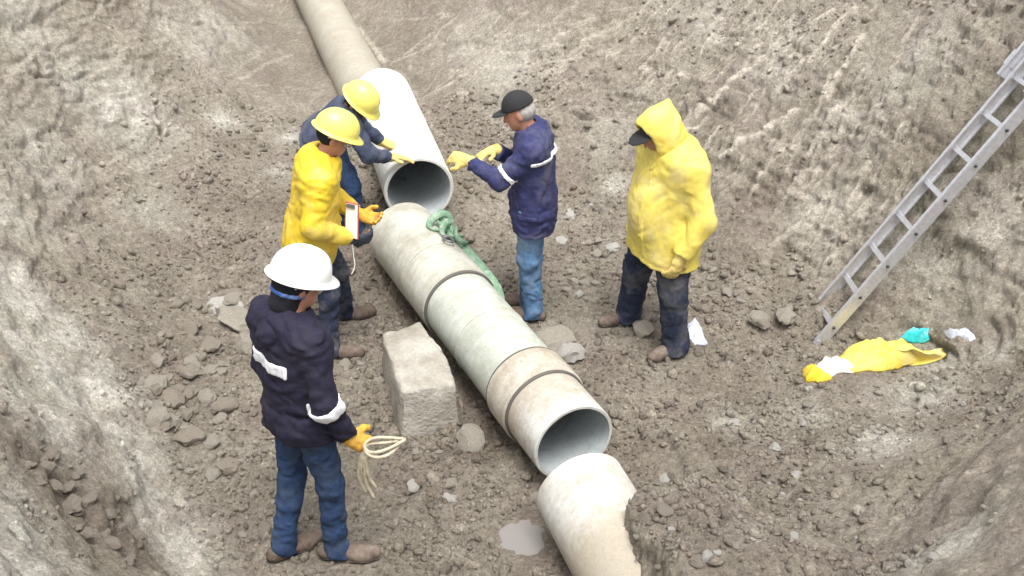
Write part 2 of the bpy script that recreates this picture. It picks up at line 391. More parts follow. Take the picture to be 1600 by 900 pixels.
scr_l = [(1220,68,1088,178,.030,1),(1242,172,1126,246,.030,1),(1350,55,1292,150,.03,.8),(1262,92,1205,150,.025,.6),(1262,42,1170,110,.02,.5),(1300,120,1240,235,.022,.6),(1272,55,1240,100,.02,.6),
    (1322,150,1262,240,.025,.6),(1290,215,1240,300,.025,.6),(1330,175,1290,250,.02,.5),(1285,250,1252,310,.03,.6),(1355,250,1320,330,.025,.5),(1375,265,1345,340,.02,.5),
    (1260,340,1205,390,.025,.5),(1300,330,1240,400,.03,.5),(1395,280,1370,340,.02,.5),(1410,300,1380,370,.02,.5),(1340,15,1310,40,.02,.6),(1140,20,1050,90,.02,.4),(1180,20,1120,70,.02,.4),
    (990,20,900,80,.025,.4),(960,30,850,120,.02,.4),(1070,60,990,150,.02,.3),(880,95,700,118,.04,.3),(830,130,720,150,.03,.35),(1500,350,1440,460,.02,.35),(1540,360,1480,470,.02,.3),(1580,330,1520,450,.02,.3),(1590,400,1540,490,.02,.3),
    (1480,760,1600,700,.03,.25),(1460,820,1600,760,.03,.25),(560,45,600,95,.03,.6),(640,160,690,215,.03,.3),(620,110,680,190,.03,.25)]
_rs = random.Random(77)
for _k in range(170):       # bucket-teeth marks all over the cut banks
    x0 = _rs.uniform(1000, 1440); y0 = _rs.uniform(-20, 380)
    if y0 > 120 + (x0-1000)*.75: continue
    ln = _rs.uniform(25, 90); an = math.radians(_rs.gauss(126, 9) if x0 < 1400 else _rs.gauss(118, 6))
    scr_l.append((x0, y0, x0+math.cos(an)*ln, y0+math.sin(an)*ln, _rs.uniform(.008, .020), _rs.uniform(.25, .75)))
for _k in range(60):
    x0 = _rs.uniform(1450, 1610); y0 = _rs.uniform(280, 460); ln = _rs.uniform(30, 90); an = math.radians(_rs.gauss(122, 6))
    scr_l.append((x0, y0, x0+math.cos(an)*ln, y0+math.sin(an)*ln, _rs.uniform(.008, .016), _rs.uniform(.2, .5)))
for _k in range(50):
    x0 = _rs.uniform(690, 1020); y0 = _rs.uniform(-10, 150); ln = _rs.uniform(30, 110); an = math.radians(_rs.gauss(152, 14))
    scr_l.append((x0, y0, x0+math.cos(an)*ln, y0+math.sin(an)*ln, _rs.uniform(.008, .025), _rs.uniform(.2, .5)))
for _k in range(40):
    x0 = _rs.uniform(0, 420); y0 = _rs.uniform(-10, 330); ln = _rs.uniform(30, 110); an = math.radians(_rs.gauss(-25, 20))
    scr_l.append((x0, y0, x0+math.cos(an)*ln, y0+math.sin(an)*ln, _rs.uniform(.008, .025), _rs.uniform(.15, .4)))
scr, _sg = lines(scr_l)
rightbank = sstep(-.2, .5, p[:, 0])*sstep(5.2, 6.0, p[:, 1]+p[:, 0]*.0)
cracks, _ = lines([(40,120,100,128,.018,1),(100,128,150,110,.015,.8),(35,95,45,120,.02,.9),(245,160,255,210,.03,1),(255,210,275,205,.012,.8),(60,30,110,45,.015,.5),(200,285,245,320,.02,.6),(245,320,255,330,.02,.5),
    (1042,670,1075,755,.022,1.2),(1120,720,1150,705,.03,1),(1075,770,1140,745,.03,.9),(710,70,760,72,.015,.4),(680,60,720,75,.015,.4),(895,180,935,190,.015,.6),(1110,50,1170,62,.012,.4),(1120,80,1200,85,.01,.3),(1100,160,1150,195,.012,.5),(1230,260,1290,262,.015,.5),(1440,270,1560,265,.02,.5),(900,110,1000,112,.014,.4),(960,150,1050,170,.014,.4),(120,520,165,580,.015,.4)])

pit = sstep(.35, .08, p[:, 2])*(1-steep)              # how much this is the trodden rubble floor
wob = np.stack([perlin(p*2.1+5), perlin(p*2.1+31), perlin(p*2.1+77)], 1)*.12
lowf = fbm(p*.9, 4); midf = fbm(p*3.1+9, 4, .55)
disp = lowf*.05 + midf*(.026 + .010*steep)
# blocky faces and teeth-torn ribs on the banks
rr = math.radians(35); ca, sa = math.cos(rr), math.sin(rr)
q = p + wob
qa = np.stack([q[:, 0]*.75*1.2 - q[:, 1]*.65, q[:, 0]*.65+q[:, 1]*.75, q[:, 2]*1.3], 1)*np.array([1., 1., 2.6], np.float32)
rid = 1-np.abs(fbm(qa*1.5+3, 4, .55)); 
w1, w2, wr = worley(qa*2.2+4)
edge = sstep(.0, .22, w2-w1)
rough_w = steep*(1-.85*smoothm)
near = sstep(5.3, 4.6, p[:, 1])*steep
outcrop = patches([(85,65,.22,1), (60,95,.15,.8), (120,60,.15,.8), (250,180,.10,.6), (1500,590,.12,.6), (140,810,.2,.6), (70,740,.16,.5)])
leftnear = sstep(-.8, -1.3, p[:, 0])*sstep(5.6, 4.9, p[:, 1]+(p[:, 0]+2.)*.35)
cut = (1-.62*rightbank)*(1-.45*sstep(-1.5, -2.2, p[:, 0]))*(1-.72*near) + outcrop*.6
disp += rough_w*cut*((rid-.75)*.085 + (wr-.5)*.06 + (edge-1)*.03)
# torn ribs that run with the bucket on the cut bank, and short ledges across them
along = (p[:, 0]*.62 + p[:, 1]*.35 + p[:, 2]*.70); across = (p[:, 0]*.70 - p[:, 1]*.68)
sv = np.stack([across*9, along*1.6, p[:, 2]*2], 1) + wob*3
ribs = fbm(sv+13, 4, .6); led = fbm(np.stack([across*2.6, along*3, p[:, 2]*17], 1)+wob*5+71, 4, .62)
_t4 = (led*.6+.5*ribs)*4.; _fr = _t4-np.floor(_t4); stair = (np.floor(_t4)+sstep(.38, .62, _fr))/4.-led*.3
lad_ = sstep(2.0, 2.7, p[:, 0])*sstep(7.2, 6.4, p[:, 1])
disp += rough_w*(1-.6*near)*(1-.6*lad_)*(ribs*.018*(.4+.6*rightbank) + np.minimum(led, .25)*.012*(.12+.88*rightbank) + stair*.036*(.25+.75*rightbank))
del rid, qa
# clods and crumbs
a1, a2, ar = worley(q*7.5); clodA = np.clip(.55-a1, 0, 1)*(.3+ar)
b1, b2, br = worley(q*19+40); clodB = np.clip(.6-b1, 0, 1)*(.2+br)
gap = 1-.8*smoothm
disp += clodA*(.055*pit + .025)*gap + clodB*(.022 + .012*pit)*(1-.55*smoothm)
disp += fbm(p*24., 3, .6)*.006*(1-.5*smoothm)
c1, c2, cr = worley(p*46+11); disp += np.clip(.6-c1, 0, 1)*(cr > .35)*.012
disp += scr*(.010) - np.exp(-((_sg-1.5)/.4)**2)*.012*rough_w
disp -= cracks*.075*np.clip(.55+.8*perlin(p*6+29), .1, 1)
# shallow hollow worked out below the pipes
dl, _ = seg_d(p[:, :2].astype(np.float64), np.array([.06, 4.9]), np.array([-.50, 6.05])); disp -= .11*np.exp(-(dl/.27)**2)*(1-steep)
dl2, _ = seg_d(p[:, :2].astype(np.float64), np.array([.66, 4.75]), np.array([.80, 4.2])); disp -= .10*np.exp(-(dl2/.22)**2)
pud = hit(825, 838); dp = np.hypot(p[:, 0]-pud[0], p[:, 1]-pud[1]); disp = disp*(1-.5*np.exp(-(dp/.26)**4)) - .050*np.exp(-(dp/.20)**2)
Pv[ci] += nv*disp[:, None].astype(np.float32)
# trodden flat where the men stand
for fx_, fy_, fz_ in ((-1.098,3.776,0),(-.822,3.756,0),(-1.108,6.059,-.04),(-1.131,5.579,-.04),(.087,5.984,0),(.064,6.148,0),(1.017,5.529,0),(.745,5.922,0),(-1.304,7.178,.11),(-1.134,6.948,.11)):
    dd = np.hypot(Pv[ci, 0]-fx_, Pv[ci, 1]-fy_); k_ = (sstep(.30, .12, dd)*.88).astype(np.float32); Pv[ci, 2] = Pv[ci, 2]*(1-k_) + k_*(fz_+.006)
# keep a clean look outside the detailed area
of = ~core; Pv[of] += Nv[of]*(fbm(Pv[of]*.6, 3)*.12)[:, None]
ZT = Pv[:, 2].reshape(NX, NY)
def ground_z(x, y):
    i = np.clip(np.searchsorted(gx, x), 1, NX-1); j = np.clip(np.searchsorted(gy, y), 1, NY-1)
    return (ZT[i, j] + ZT[i-1, j] + ZT[i, j-1] + ZT[i-1, j-1])/4

def L(*c): return np.array(c, np.float32)
tone = fbm(p*1.7+50, 4, .6)[:, None]; tone2 = fbm(p*6+20, 3, .6)[:, None]
col = L(.340, .310, .258) + tone*L(.060, .058, .054) + tone2*L(.03, .029, .028)
streak = fbm(np.stack([(p[:, 0]-p[:, 1]*.6)*5, (p[:, 0]+p[:, 1])*1.2, p[:, 2]*4], 1)+3, 4, .6)[:, None]
col += steep[:, None]*(L(.070, .067, .058) + streak*L(.06, .057, .05) + (ribs*(.4+.6*rightbank)*(1-.6*lad_))[:, None]*L(.075, .072, .064) + (np.minimum(led, .3)*(.25+.75*rightbank))[:, None]*L(.07, .068, .06))
ol = np.clip(fbm(p*1.3+91, 3), 0, 1)[:, None]*steep[:, None]; col = col*(1-.5*ol) + .5*ol*L(.38, .345, .25)
rd = np.clip(fbm(p*2.4+141, 4)*1.6, 0, 1)[:, None]; col = col*(1-.55*rd) + .55*rd*L(.30, .250, .222)
def blend(c, m, t, a):
    m = np.clip(m*a, 0, 1)[:, None]; return c*(1-m) + m*t
mm = np.clip(.55+.9*fbm(p*5+7, 4, .6), 0, 1)
col = blend(col, brown*(.6+.4*mm), L(.245, .212, .170), .85)
col = blend(col, clay*np.clip(mm+.3, 0, 1), L(.70, .685, .625), 1.15)
col = blend(col, clay*np.clip(fbm(p*2.3+64, 3), 0, 1), L(.52, .56, .47), .8)
col = blend(col, scr*np.clip(.7+.6*fbm(p*9, 3), 0, 1), L(.74, .69, .60), 1.35)
band_, _ = lines([(30,700,120,770,.12,1),(120,770,215,870,.13,1)], 5)
col = blend(col, band_*np.clip(mm+.35, 0, 1), L(.26, .225, .185), .85)
col = blend(col, shade_damp, L(.15, .122, .095), .75)
col = blend(col, np.clip(br-.82, 0, 1)*6*(clodB > .15), L(.50, .47, .42), .5)
col = blend(col, np.clip(.18-br, 0, 1)*6*(clodB > .1), L(.20, .165, .13), .5)
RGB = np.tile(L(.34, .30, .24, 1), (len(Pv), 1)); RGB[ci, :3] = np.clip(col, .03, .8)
ii = np.arange(NX*NY).reshape(NX, NY)
quads = np.stack([ii[:-1, :-1], ii[1:, :-1], ii[1:, 1:], ii[:-1, 1:]], 2).reshape(-1, 4)
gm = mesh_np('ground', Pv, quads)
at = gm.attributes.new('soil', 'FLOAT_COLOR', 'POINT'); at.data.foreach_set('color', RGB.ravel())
m, nt, bs = nodes_mat('soil'); v = coords(nt)
ab = nt.nodes.new('ShaderNodeAttribute'); ab.attribute_name = 'soil'
n1 = noise(nt, v, 52., 7, .75); n2 = noise(nt, v, 160., 4, .7); n3 = noise(nt, v, 9., 5, .65)
c = mixrgb(nt, 1.0, ab.outputs['Color'], mixrgb(nt, ramp(nt, n1, .3, .7), (.64, .63, .62), (1.32, 1.31, 1.29)), 'MULTIPLY')
c = mixrgb(nt, 1.0, c, mixrgb(nt, ramp(nt, n3, .3, .7), (.86, .85, .85), (1.14, 1.13, 1.12)), 'MULTIPLY')
n5 = noise(nt, v, 85., 3, .6); n6 = noise(nt, v, 27., 8, .8)
c = mixrgb(nt, 1.0, c, mixrgb(nt, ramp(nt, n6, .34, .66), (.70, .69, .68), (1.27, 1.26, 1.25)), 'MULTIPLY')
c = mixrgb(nt, 1.0, c, mixrgb(nt, ramp(nt, n5, .58, .70), (1, 1, 1), (1.5, 1.48, 1.42)), 'MULTIPLY')
c = mixrgb(nt, 1.0, c, mixrgb(nt, ramp(nt, n5, .42, .30), (1, 1, 1), (.70, .68, .66)), 'MULTIPLY')
nt.links.new(c, bs.inputs['Base Color']); bs.inputs['Roughness'].default_value = .95; bs.inputs['Specular IOR Level'].default_value = .15
h6 = nt.nodes.new('ShaderNodeMath'); h6.operation = 'MULTIPLY_ADD'; nt.links.new(n6, h6.inputs[0]); h6.inputs[1].default_value = 1.6; nt.links.new(n1, h6.inputs[2])
hb = nt.nodes.new('ShaderNodeMath'); hb.operation = 'ADD'; nt.links.new(h6.outputs[0], hb.inputs[0]); nt.links.new(n2, hb.inputs[1])
bump(nt, bs, hb.outputs[0], 1.0, .018)
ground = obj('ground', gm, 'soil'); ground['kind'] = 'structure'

# ---------------------------------------------------------------- signed-distance modelling for soft, continuous bodies
def smin(a, b, k):
    if k <= 0: return np.minimum(a, b)
    h = np.clip(.5+.5*(b-a)/k, 0, 1); return b + (a-b)*h - k*h*(1-h)
class Field:
    def __init__(s, lo, hi, h):
        s.lo = np.array(lo, np.float32); s.h = h
        n = np.ceil((np.array(hi)-s.lo)/h).astype(int)+1
        s.ax = [(s.lo[i] + h*np.arange(n[i])).astype(np.float32) for i in range(3)]
        s.D = np.ones(n, np.float32)
    def _loc(s, pts, pad):
        pts = np.array(pts, np.float32); lo = pts.min(0)-pad; hi = pts.max(0)+pad; sl = []
        for i in range(3):
            a = int(np.clip(np.floor((lo[i]-s.lo[i])/s.h), 0, s.D.shape[i])); b = int(np.clip(np.ceil((hi[i]-s.lo[i])/s.h)+1, 0, s.D.shape[i]))
            sl.append(slice(a, b))
        X = s.ax[0][sl[0]][:, None, None]; Y = s.ax[1][sl[1]][None, :, None]; Z = s.ax[2][sl[2]][None, None, :]
        return tuple(sl), X, Y, Z
    def _cap(s, X, Y, Z, a, b, ra, rb):
        a = np.array(a, np.float32); b = np.array(b, np.float32); ab = b-a; L2 = max(float(ab@ab), 1e-9)
        t = np.clip(((X-a[0])*ab[0] + (Y-a[1])*ab[1] + (Z-a[2])*ab[2])/L2, 0, 1)
        return np.sqrt((X-a[0]-t*ab[0])**2 + (Y-a[1]-t*ab[1])**2 + (Z-a[2]-t*ab[2])**2) - (ra+(rb-ra)*t)
    def _ell(s, X, Y, Z, c, axs, rad):
        c = np.array(c, np.float32); l = 0
        for a, r in zip(axs, rad):
            a = np.array(a, np.float32); l = l + (((X-c[0])*a[0]+(Y-c[1])*a[1]+(Z-c[2])*a[2])/r)**2
        return (np.sqrt(l)-1)*min(rad)
    def cap(s, a, b, ra, rb=None, k=.03, end=None):
        rb = ra if rb is None else rb
        sl, X, Y, Z = s._loc([a, b], max(ra, rb)+k+.04); d = s._cap(X, Y, Z, a, b, ra, rb)
        if end is not None:        # flat end, as a sleeve has
            n_ = unit(np.array(b)-np.array(a)); d = np.maximum(d, (X-end[0])*n_[0]+(Y-end[1])*n_[1]+(Z-end[2])*n_[2]).astype(np.float32)
        s.D[sl] = smin(s.D[sl], d, k); return s
    def ell(s, c, axs, rad, k=.03):
        sl, X, Y, Z = s._loc([c], max(rad)+k+.04); s.D[sl] = smin(s.D[sl], s._ell(X, Y, Z, c, axs, rad), k); return s
    def carve_ell(s, c, axs, rad, k=.01):
        sl, X, Y, Z = s._loc([c], max(rad)+k+.04); s.D[sl] = -smin(-s.D[sl], s._ell(X, Y, Z, c, axs, rad), k); return s
    def carve_cap(s, a, b, ra, rb, k=.005):
        sl, X, Y, Z = s._loc([a, b], max(ra, rb)+k+.04); s.D[sl] = -smin(-s.D[sl], s._cap(X, Y, Z, a, b, ra, rb), k); return s
    def plane(s, p, n):
        return (s.ax[0][:, None, None]-p[0])*n[0] + (s.ax[1][None, :, None]-p[1])*n[1] + (s.ax[2][None, None, :]-p[2])*n[2]
    def cut(s, p, n, k=0.):
        """remove what lies on the side n points to"""
        d = s.plane(p, n).astype(np.float32); s.D = -smin(-s.D, -d, k) if k else np.maximum(s.D, d); return s
    def wrinkle(s, fn):
        m = np.abs(s.D) < .05; idx = np.where(m)
        P = np.stack([s.ax[i][idx[i]] for i in range(3)], 1); s.D[idx] += fn(P); return s
    def mesh(s, name, relax=2):
        D = s.D; I = D < 0; nx, ny, nz = D.shape
        cnt = np.zeros((nx-1, ny-1, nz-1), np.int8)
        offs = [(i, j, k) for i in (0, 1) for j in (0, 1) for k in (0, 1)]
        for i, j, k in offs: cnt += I[i:nx-1+i, j:ny-1+j, k:nz-1+k]
        act = (cnt > 0) & (cnt < 8); ix = np.stack(np.where(act), 1); n = len(ix)
        vid = np.full(act.shape, -1, np.int32); vid[act] = np.arange(n)
        val = np.stack([D[ix[:, 0]+i, ix[:, 1]+j, ix[:, 2]+k] for i, j, k in offs], 1)
        acc = np.zeros((n, 3), np.float32); c = np.zeros(n, np.float32)
        of = np.array(offs, np.float32)
        for a in range(8):
            for b in range(a+1, 8):
                if np.abs(of[a]-of[b]).sum() != 1: continue
                va, vb = val[:, a], val[:, b]; x = (va < 0) != (vb < 0)
                t = np.where(x, va/np.where(x, va-vb, 1), 0)[:, None]
                acc += np.where(x[:, None], of[a]+(of[b]-of[a])*t, 0); c += x
        V = s.lo + (ix + acc/c[:, None])*s.h
        F = []
        for ax in range(3):
            sh = [nx, ny, nz]; 
            A = [slice(1, -1)]*3; A[ax] = slice(0, -1); B = [slice(1, -1)]*3; B[ax] = slice(1, None)
            a = I[tuple(A)]; b = I[tuple(B)]; x = a != b; e = np.stack(np.where(x), 1)
            if not len(e): continue
            inn = a[x]
            o1, o2 = [(1, 2), (2, 0), (0, 1)][ax]
            base = e.copy(); 
            for d in range(3):
                if d != ax: base[:, d] += 1
            def cell(d1, d2):
                q = base.copy(); q[:, o1] -= d1; q[:, o2] -= d2; return vid[q[:, 0], q[:, 1], q[:, 2]]
            f = np.stack([cell(1, 1), cell(0, 1), cell(0, 0), cell(1, 0)], 1)
            f[~inn] = f[~inn][:, ::-1]; F.append(f)
        F = np.concatenate(F); F = F[(F >= 0).all(1)]
        # a little relaxation
        for _ in range(relax):
            S = np.zeros_like(V); cn = np.zeros(len(V), np.float32)
            for a in range(4):
                b = (a+1) % 4
                np.add.at(S, F[:, a], V[F[:, b]]); np.add.at(cn, F[:, a], 1)
            V = np.where(cn[:, None] > 0, V*.5 + .5*S/np.maximum(cn, 1)[:, None], V)
        return mesh_np(name, V, F)

def folds(seed, a=.010, b=.006, stretch_z=.45, fr=1.):
    def fn(P):
        P = P*fr
        q = P*np.array([1, 1, stretch_z], np.float32)
        w = perlin(P*4+seed)[:, None]*.10
        n1 = perlin((q+w)*9+seed); n2 = 1-2.2*np.abs(perlin((P+w*1.5)*np.array([7.5, 7.5, 13], np.float32)+seed*3)) + .45*(1-2.2*np.abs(perlin((P+w)*np.array([17, 17, 25], np.float32)+seed*5)))
        return (a*n1 + b*n2).astype(np.float32)
    return fn

def V3(*a): return np.array(a, np.float64)
def unit(v): v = np.array(v, np.float64); return v/np.linalg.norm(v)

def hand_field(Fd, wrist, d, n, curl=.5, size=1., spread=.16, thumb_side=1, grow=0.):
    """palm, four fingers and a thumb; d is the hand's direction, n the way the palm faces"""
    d = unit(d); n = unit(np.array(n) - d*np.dot(n, d)); s = np.cross(d, n)*thumb_side
    pc = wrist + d*.055*size
    Fd.ell(pc, (d, s, n), (.058*size+grow, .044*size+grow, .020*size+grow), .015)
    Fd.cap(wrist-d*.03, wrist+d*.03, .030*size+grow, .030*size+grow, .02)
    for i, (o, ln) in enumerate(((.032, .074), (.011, .084), (-.011, .078), (-.031, .060))):
        p0 = wrist + d*.092*size + s*o*size; dirv = unit(d + s*(o*spread*18)); r = .0105*size+grow
        ang = curl*(.9+.1*i); cur = p0 - dirv*.02
        for seg in (.45, .32, .26):
            a = ang
            nd = unit(dirv*math.cos(a*.55) + n*math.sin(a*.55)); nxt = cur + nd*(ln*seg+.012)*size
            Fd.cap(cur, nxt, r, r*.94, .006); cur = nxt; ang += curl
            r *= .95
            dirv = nd
    t0 = wrist + d*.03*size + s*.034*size; t1 = t0 + unit(d*.6+s*.75+n*.2)*.045*size; t2 = t1 + unit(d*.85+s*.2+n*.45*(.5+curl))*.04*size
    Fd.cap(t0, t1, .0145*size+grow, .0125*size+grow, .012); Fd.cap(t1, t2, .012*size+grow, .0105*size+grow, .006)

def make_hat(fwd, up, side, center, kind, mat, parent):
    """hard hat: domed shell with crown rib and a brim that grows to a peak at the front"""
    f, u, s = Vector(fwd), Vector(up), Vector(side); c = Vector(center)
    nu, nvr = 56, 16; vs = []; fs = []
    def ring_pt(th, r, z, extra=0):
        ct, st = math.cos(th), math.sin(th)
        return (ct*(.138*r+extra), st*(.112*r+extra), z)
    prof = []
    for i in range(nvr):
        a = i/(nvr-1)*math.pi/2
        prof.append((math.sin(a)**.92 if i else 0, math.cos(a)*.128))
    rows = []
    top = len(vs); vs.append((0, 0, .131)); 
    for i in range(1, nvr):
        r, z = prof[i]; row = []
        for k in range(nu):
            th = 2*math.pi*k/nu; x, y, zz = ring_pt(th, r, z)
            rib = .007*math.exp(-(y/.016)**2)*max(0, min(1, z/.03)) + .004*math.exp(-((abs(y)-.042)/.008)**2)*max(0, min(1, (z-.02)/.03))
            x *= 1+rib*1.5; row.append(len(vs)); vs.append((x, y, zz+rib))
        rows.append(row)
    for ext, dz in ((.004, -.006), (.016, -.012), (.017, -.016), (.004, -.012), (-.004, .004)):
        row = []
        for k in range(nu):
            th = 2*math.pi*k/nu; pk = max(0, math.cos(th))**3; out = ext + (.030*pk if ext > .01 else 0)
            x, y, z = ring_pt(th, 1, dz - (.008*pk if ext > .01 else 0), out); row.append(len(vs)); vs.append((x, y, z))
        rows.append(row)
    r, = (0,)
    for i in range(nvr-2, 0, -2):   # inner lining
        row = []
        for k in range(nu):
            th = 2*math.pi*k/nu; x, y, z = ring_pt(th, prof[i][0]*.955, prof[i][1]*.955); row.append(len(vs)); vs.append((x, y, z))
        rows.append(row)
    for k in range(nu): fs.append((top, rows[0][k], rows[0][(k+1) % nu]))
    for a, b in zip(rows[:-1], rows[1:]):
        for k in range(nu): l = (k+1) % nu; fs.append((a[k], b[k], b[l], a[l]))
    fs.append(tuple(rows[-1]))
    me = bpy.data.meshes.new('hard_hat'); me.from_pydata([tuple(c + f*x + s*y + u*z) for x, y, z in vs], [], fs)
    for q in me.polygons: q.use_smooth = True
    return obj('hard_hat', me, mat, parent)

def person(root_name, label, J, jacket, jmat, jeans, head_dir, head_up, opts):
    """J: world joints. Builds body, jacket, trousers, boots, gloves and headgear as children of one Empty"""
    base = (J['la']+J['ra'])/2
    gz = opts['gz']
    root = empty('person', (base[0], base[1], gz)); bpy.context.view_layer.update()
    tag(root, label, 'person', None)
    hf = unit(head_dir); hu = np.array(head_up, float); hu = unit(hu - hf*np.dot(hu, hf)); hside = np.cross(hu, hf)  # hside = left
    hd = J['hd']; allp = np.array(list(J.values())); lo = allp.min(0)-.24; hi = allp.max(0)+.24; lo[2] = gz-.02
    sc = opts.get('bulk', 1.)
    pelv = (J['lh']+J['rh'])/2; chest = (J['ls']+J['rs'])/2
    # ---- body, one continuous surface
    B = Field(lo, hi, .0095)
    B.cap(J['nk'], chest, .05, .075, .04).cap(chest, pelv, .105*sc, .10*sc, .06).cap(J['ls'], J['rs'], .05, .05, .05).cap(J['lh'], J['rh'], .085, .085, .05)
    B.cap(J['nk']-(hu*.02), hd-hu*.04-hf*.012, .052, .050, .02)
    for q in 'lr':
        B.cap(J[q+'s'], J[q+'e'], .043, .036, .03).cap(J[q+'e'], J[q+'w'], .036, .026, .02)
        B.cap(J[q+'h'], J[q+'k'], .072, .050, .04).cap(J[q+'k'], J[q+'a'], .048, .035, .03)
        fdir = opts['foot'][q]; B.cap(J[q+'a']-V3(0, 0, .035), J[q+'a']+fdir*.13-V3(0, 0, .048), .030, .026, .02)
        hdv, hn, cu, ts = opts['hands'][q]; hand_field(B, J[q+'w'], hdv, hn, cu, .94, thumb_side=ts)
    B.ell(hd+hu*.03-hf*.012, (hf, hside, hu), (.095, .076, .098), .02)
    B.ell(hd-hu*.045+hf*.022, (hf, hside, hu), (.066, .060, .066), .03)
    B.ell(hd-hu*.088+hf*.058, (hf, hside, hu), (.024, .030, .022), .02)            # chin
    B.cap(hd+hf*.082+hu*.012, hd+hf*.104-hu*.028, .010, .014, .010)                # nose
    B.cap(hd+hf*.078+hu*.030-hside*.03, hd+hf*.078+hu*.030+hside*.03, .012, .012, .012)   # brow
    B.cap(hd+hf*.082-hu*.060-hside*.018, hd+hf*.082-hu*.060+hside*.018, .009, .009, .006) # lips
    for sg in (-1, 1):
        B.carve_ell(hd+hf*.090+hu*.006+hside*.031*sg, (hf, hside, hu), (.014, .016, .011), .006)
        B.ell(hd+hf*.072+hu*.006+hside*.031*sg, (hf, hside, hu), (.012, .012, .012), .004)
        B.ell(hd-hf*.012-hu*.012+hside*.078*sg, (hf, hside, hu), (.020, .010, .034), .006)
    body = obj('body', B.mesh('body'), 'skin', root)
    # ---- trousers
    T = Field([lo[0], lo[1], gz-.02], [hi[0], hi[1], max(pelv[2], gz+.5)+.2], .011)
    T.cap(J['lh'], J['rh'], .125*sc, .125*sc, .05).cap(pelv, pelv+(chest-pelv)*.2, .13*sc, .12*sc, .05)
    for q in 'lr':
        T.cap(J[q+'h'], J[q+'k'], .100*max(sc, opts.get('leg', 1)*.92), .076*opts.get('leg', 1), .05).cap(J[q+'k'], J[q+'a'], .072*opts.get('leg', 1), .066*opts.get('leg', 1), .03).cap(J[q+'a'], J[q+'a']-V3(0, 0, .05)+unit(opts['foot'][q])*.012, .066*opts.get('leg', 1), .070*opts.get('leg', 1), .02)
    T.wrinkle(folds(opts['seed']+3, .008, .010, .9, 1.15))
    for q in 'lr':
        # bagging just above the shoe
        pass
    T.cut((0, 0, gz+.034), (0, 0, -1))
    trousers = obj('trousers', T.mesh('trousers'), jeans, root)
    # ---- jacket
    hem = opts['hem']; tdir = unit(pelv-chest)
    K = Field(lo, hi, .0095)
    a = opts.get('arm', 1.)
    K.cap(J['ls'], J['rs'], .085*a, .085*a, .05)
    K.cap(chest-tdir*.02, pelv, .135*sc, .150*sc, .06)
    hemp = pelv + tdir*hem
    K.cap(pelv-tdir*.05, pelv+tdir*(hem+.06), .15*sc, .15*sc, .06)
    for q in 'lr':
        K.cap(J[q+'s']-(J[q+'s']-chest)*.25, J[q+'h'], .105*sc, .125*sc, .07)
        K.cap(J[q+'h'], J[q+'h']+tdir*(hem+.04), .125*sc, .135*sc*opts.get('hemw', 1.), .07)
        K.cap(J[q+'s'], J[q+'e'], .082*a, .070*a, .035); K.cap(J[q+'e'], J[q+'w'], .070*a, .056*a, .025, end=J[q+'w']-unit(J[q+'w']-J[q+'e'])*.01)
    if 'belly' in opts: K.ell(opts['belly'][0], (V3(1,0,0), V3(0,1,0), V3(0,0,1)), opts['belly'][1], .08)
    K.cap(chest-tdir*.04, J['nk']+(hd-J['nk'])*.1, .095, .072, .04)                  # collar
    K.wrinkle(folds(opts['seed'], *opts.get('fold', (.009, .0105, .45, 1.))))
    for cpt, cn_, cdep, cw_ in [(hemp-tdir*.03, tdir, .004, .006)] + opts.get('crease', []):
        K.D += (cdep*np.exp(-(K.plane(cpt, cn_)/cw_)**2)).astype(np.float32)
    K.cut(hemp, tdir)
    nd = unit(hd-J['nk']); K.carve_cap(J['nk']+nd*.0, J['nk']+nd*.25, .058, .10, .008)
    jk = obj('jacket', K.mesh('jacket'), jmat, root)
    # reflective tape
    for bd in opts.get('bands', []):
        pt, nrm, w, region = bd[:4]
        S = Field.__new__(Field); S.lo, S.h, S.ax = K.lo, K.h, K.ax
        S.D = np.maximum(K.D-.008, np.abs(S.plane(pt, nrm)).astype(np.float32)-w)
        for rp, rn in region: S.D = np.maximum(S.D, S.plane(rp, rn).astype(np.float32))
        if len(bd) > 4:
            X, Y, Z = K.ax[0][:, None, None], K.ax[1][None, :, None], K.ax[2][None, None, :]
            S.D = np.maximum(S.D, K._cap(X, Y, Z, bd[4], bd[5], bd[6], bd[6]))
        S.D = np.maximum(S.D, -(K.D+.012))
        obj('reflective_band', S.mesh('reflective_band', 0), 'reflective', jk)
    for pc, a1, h1, a2, h2, nrm in opts.get('pockets', []):
        S = Field.__new__(Field); S.lo, S.h, S.ax = K.lo, K.h, K.ax
        S.D = np.maximum(K.D-.0085, np.maximum(np.abs(S.plane(pc, a1)).astype(np.float32)-h1, np.abs(S.plane(pc, a2)).astype(np.float32)-h2))
        S.D = np.maximum(S.D, -S.plane(pc-np.array(nrm)*.10, nrm).astype(np.float32)); S.D = np.maximum(S.D, -(K.D+.012))
        obj('pocket_flap', S.mesh('pocket_flap', 1), jmat, jk)
    # ---- boots
    for q in 'lr':
        an = J[q+'a']; fd = unit(opts['foot'][q]); sd_ = np.cross(V3(0, 0, 1), fd); f0 = V3(an[0], an[1], gz)
        Bt = Field(f0-.27, f0+.27, .008)
        Bt.cap(an+V3(0, 0, .03), an, .044, .046, .02).cap(f0-fd*.055+V3(0, 0, .045), f0+fd*.13+V3(0, 0, .045), .044, .047, .03)
        Bt.cap(f0+fd*.10+V3(0, 0, .045)-sd_*.012, f0+fd*.185+V3(0, 0, .042)+sd_*.004, .046, .040, .02)
        Bt.wrinkle(folds(opts['seed']+9, .003, .004)); Bt.cut(f0+V3(0, 0, .004), (0, 0, -1))
        bt = obj('boot', Bt.mesh('boot'), opts.get('bootmat', 'boot'), root)
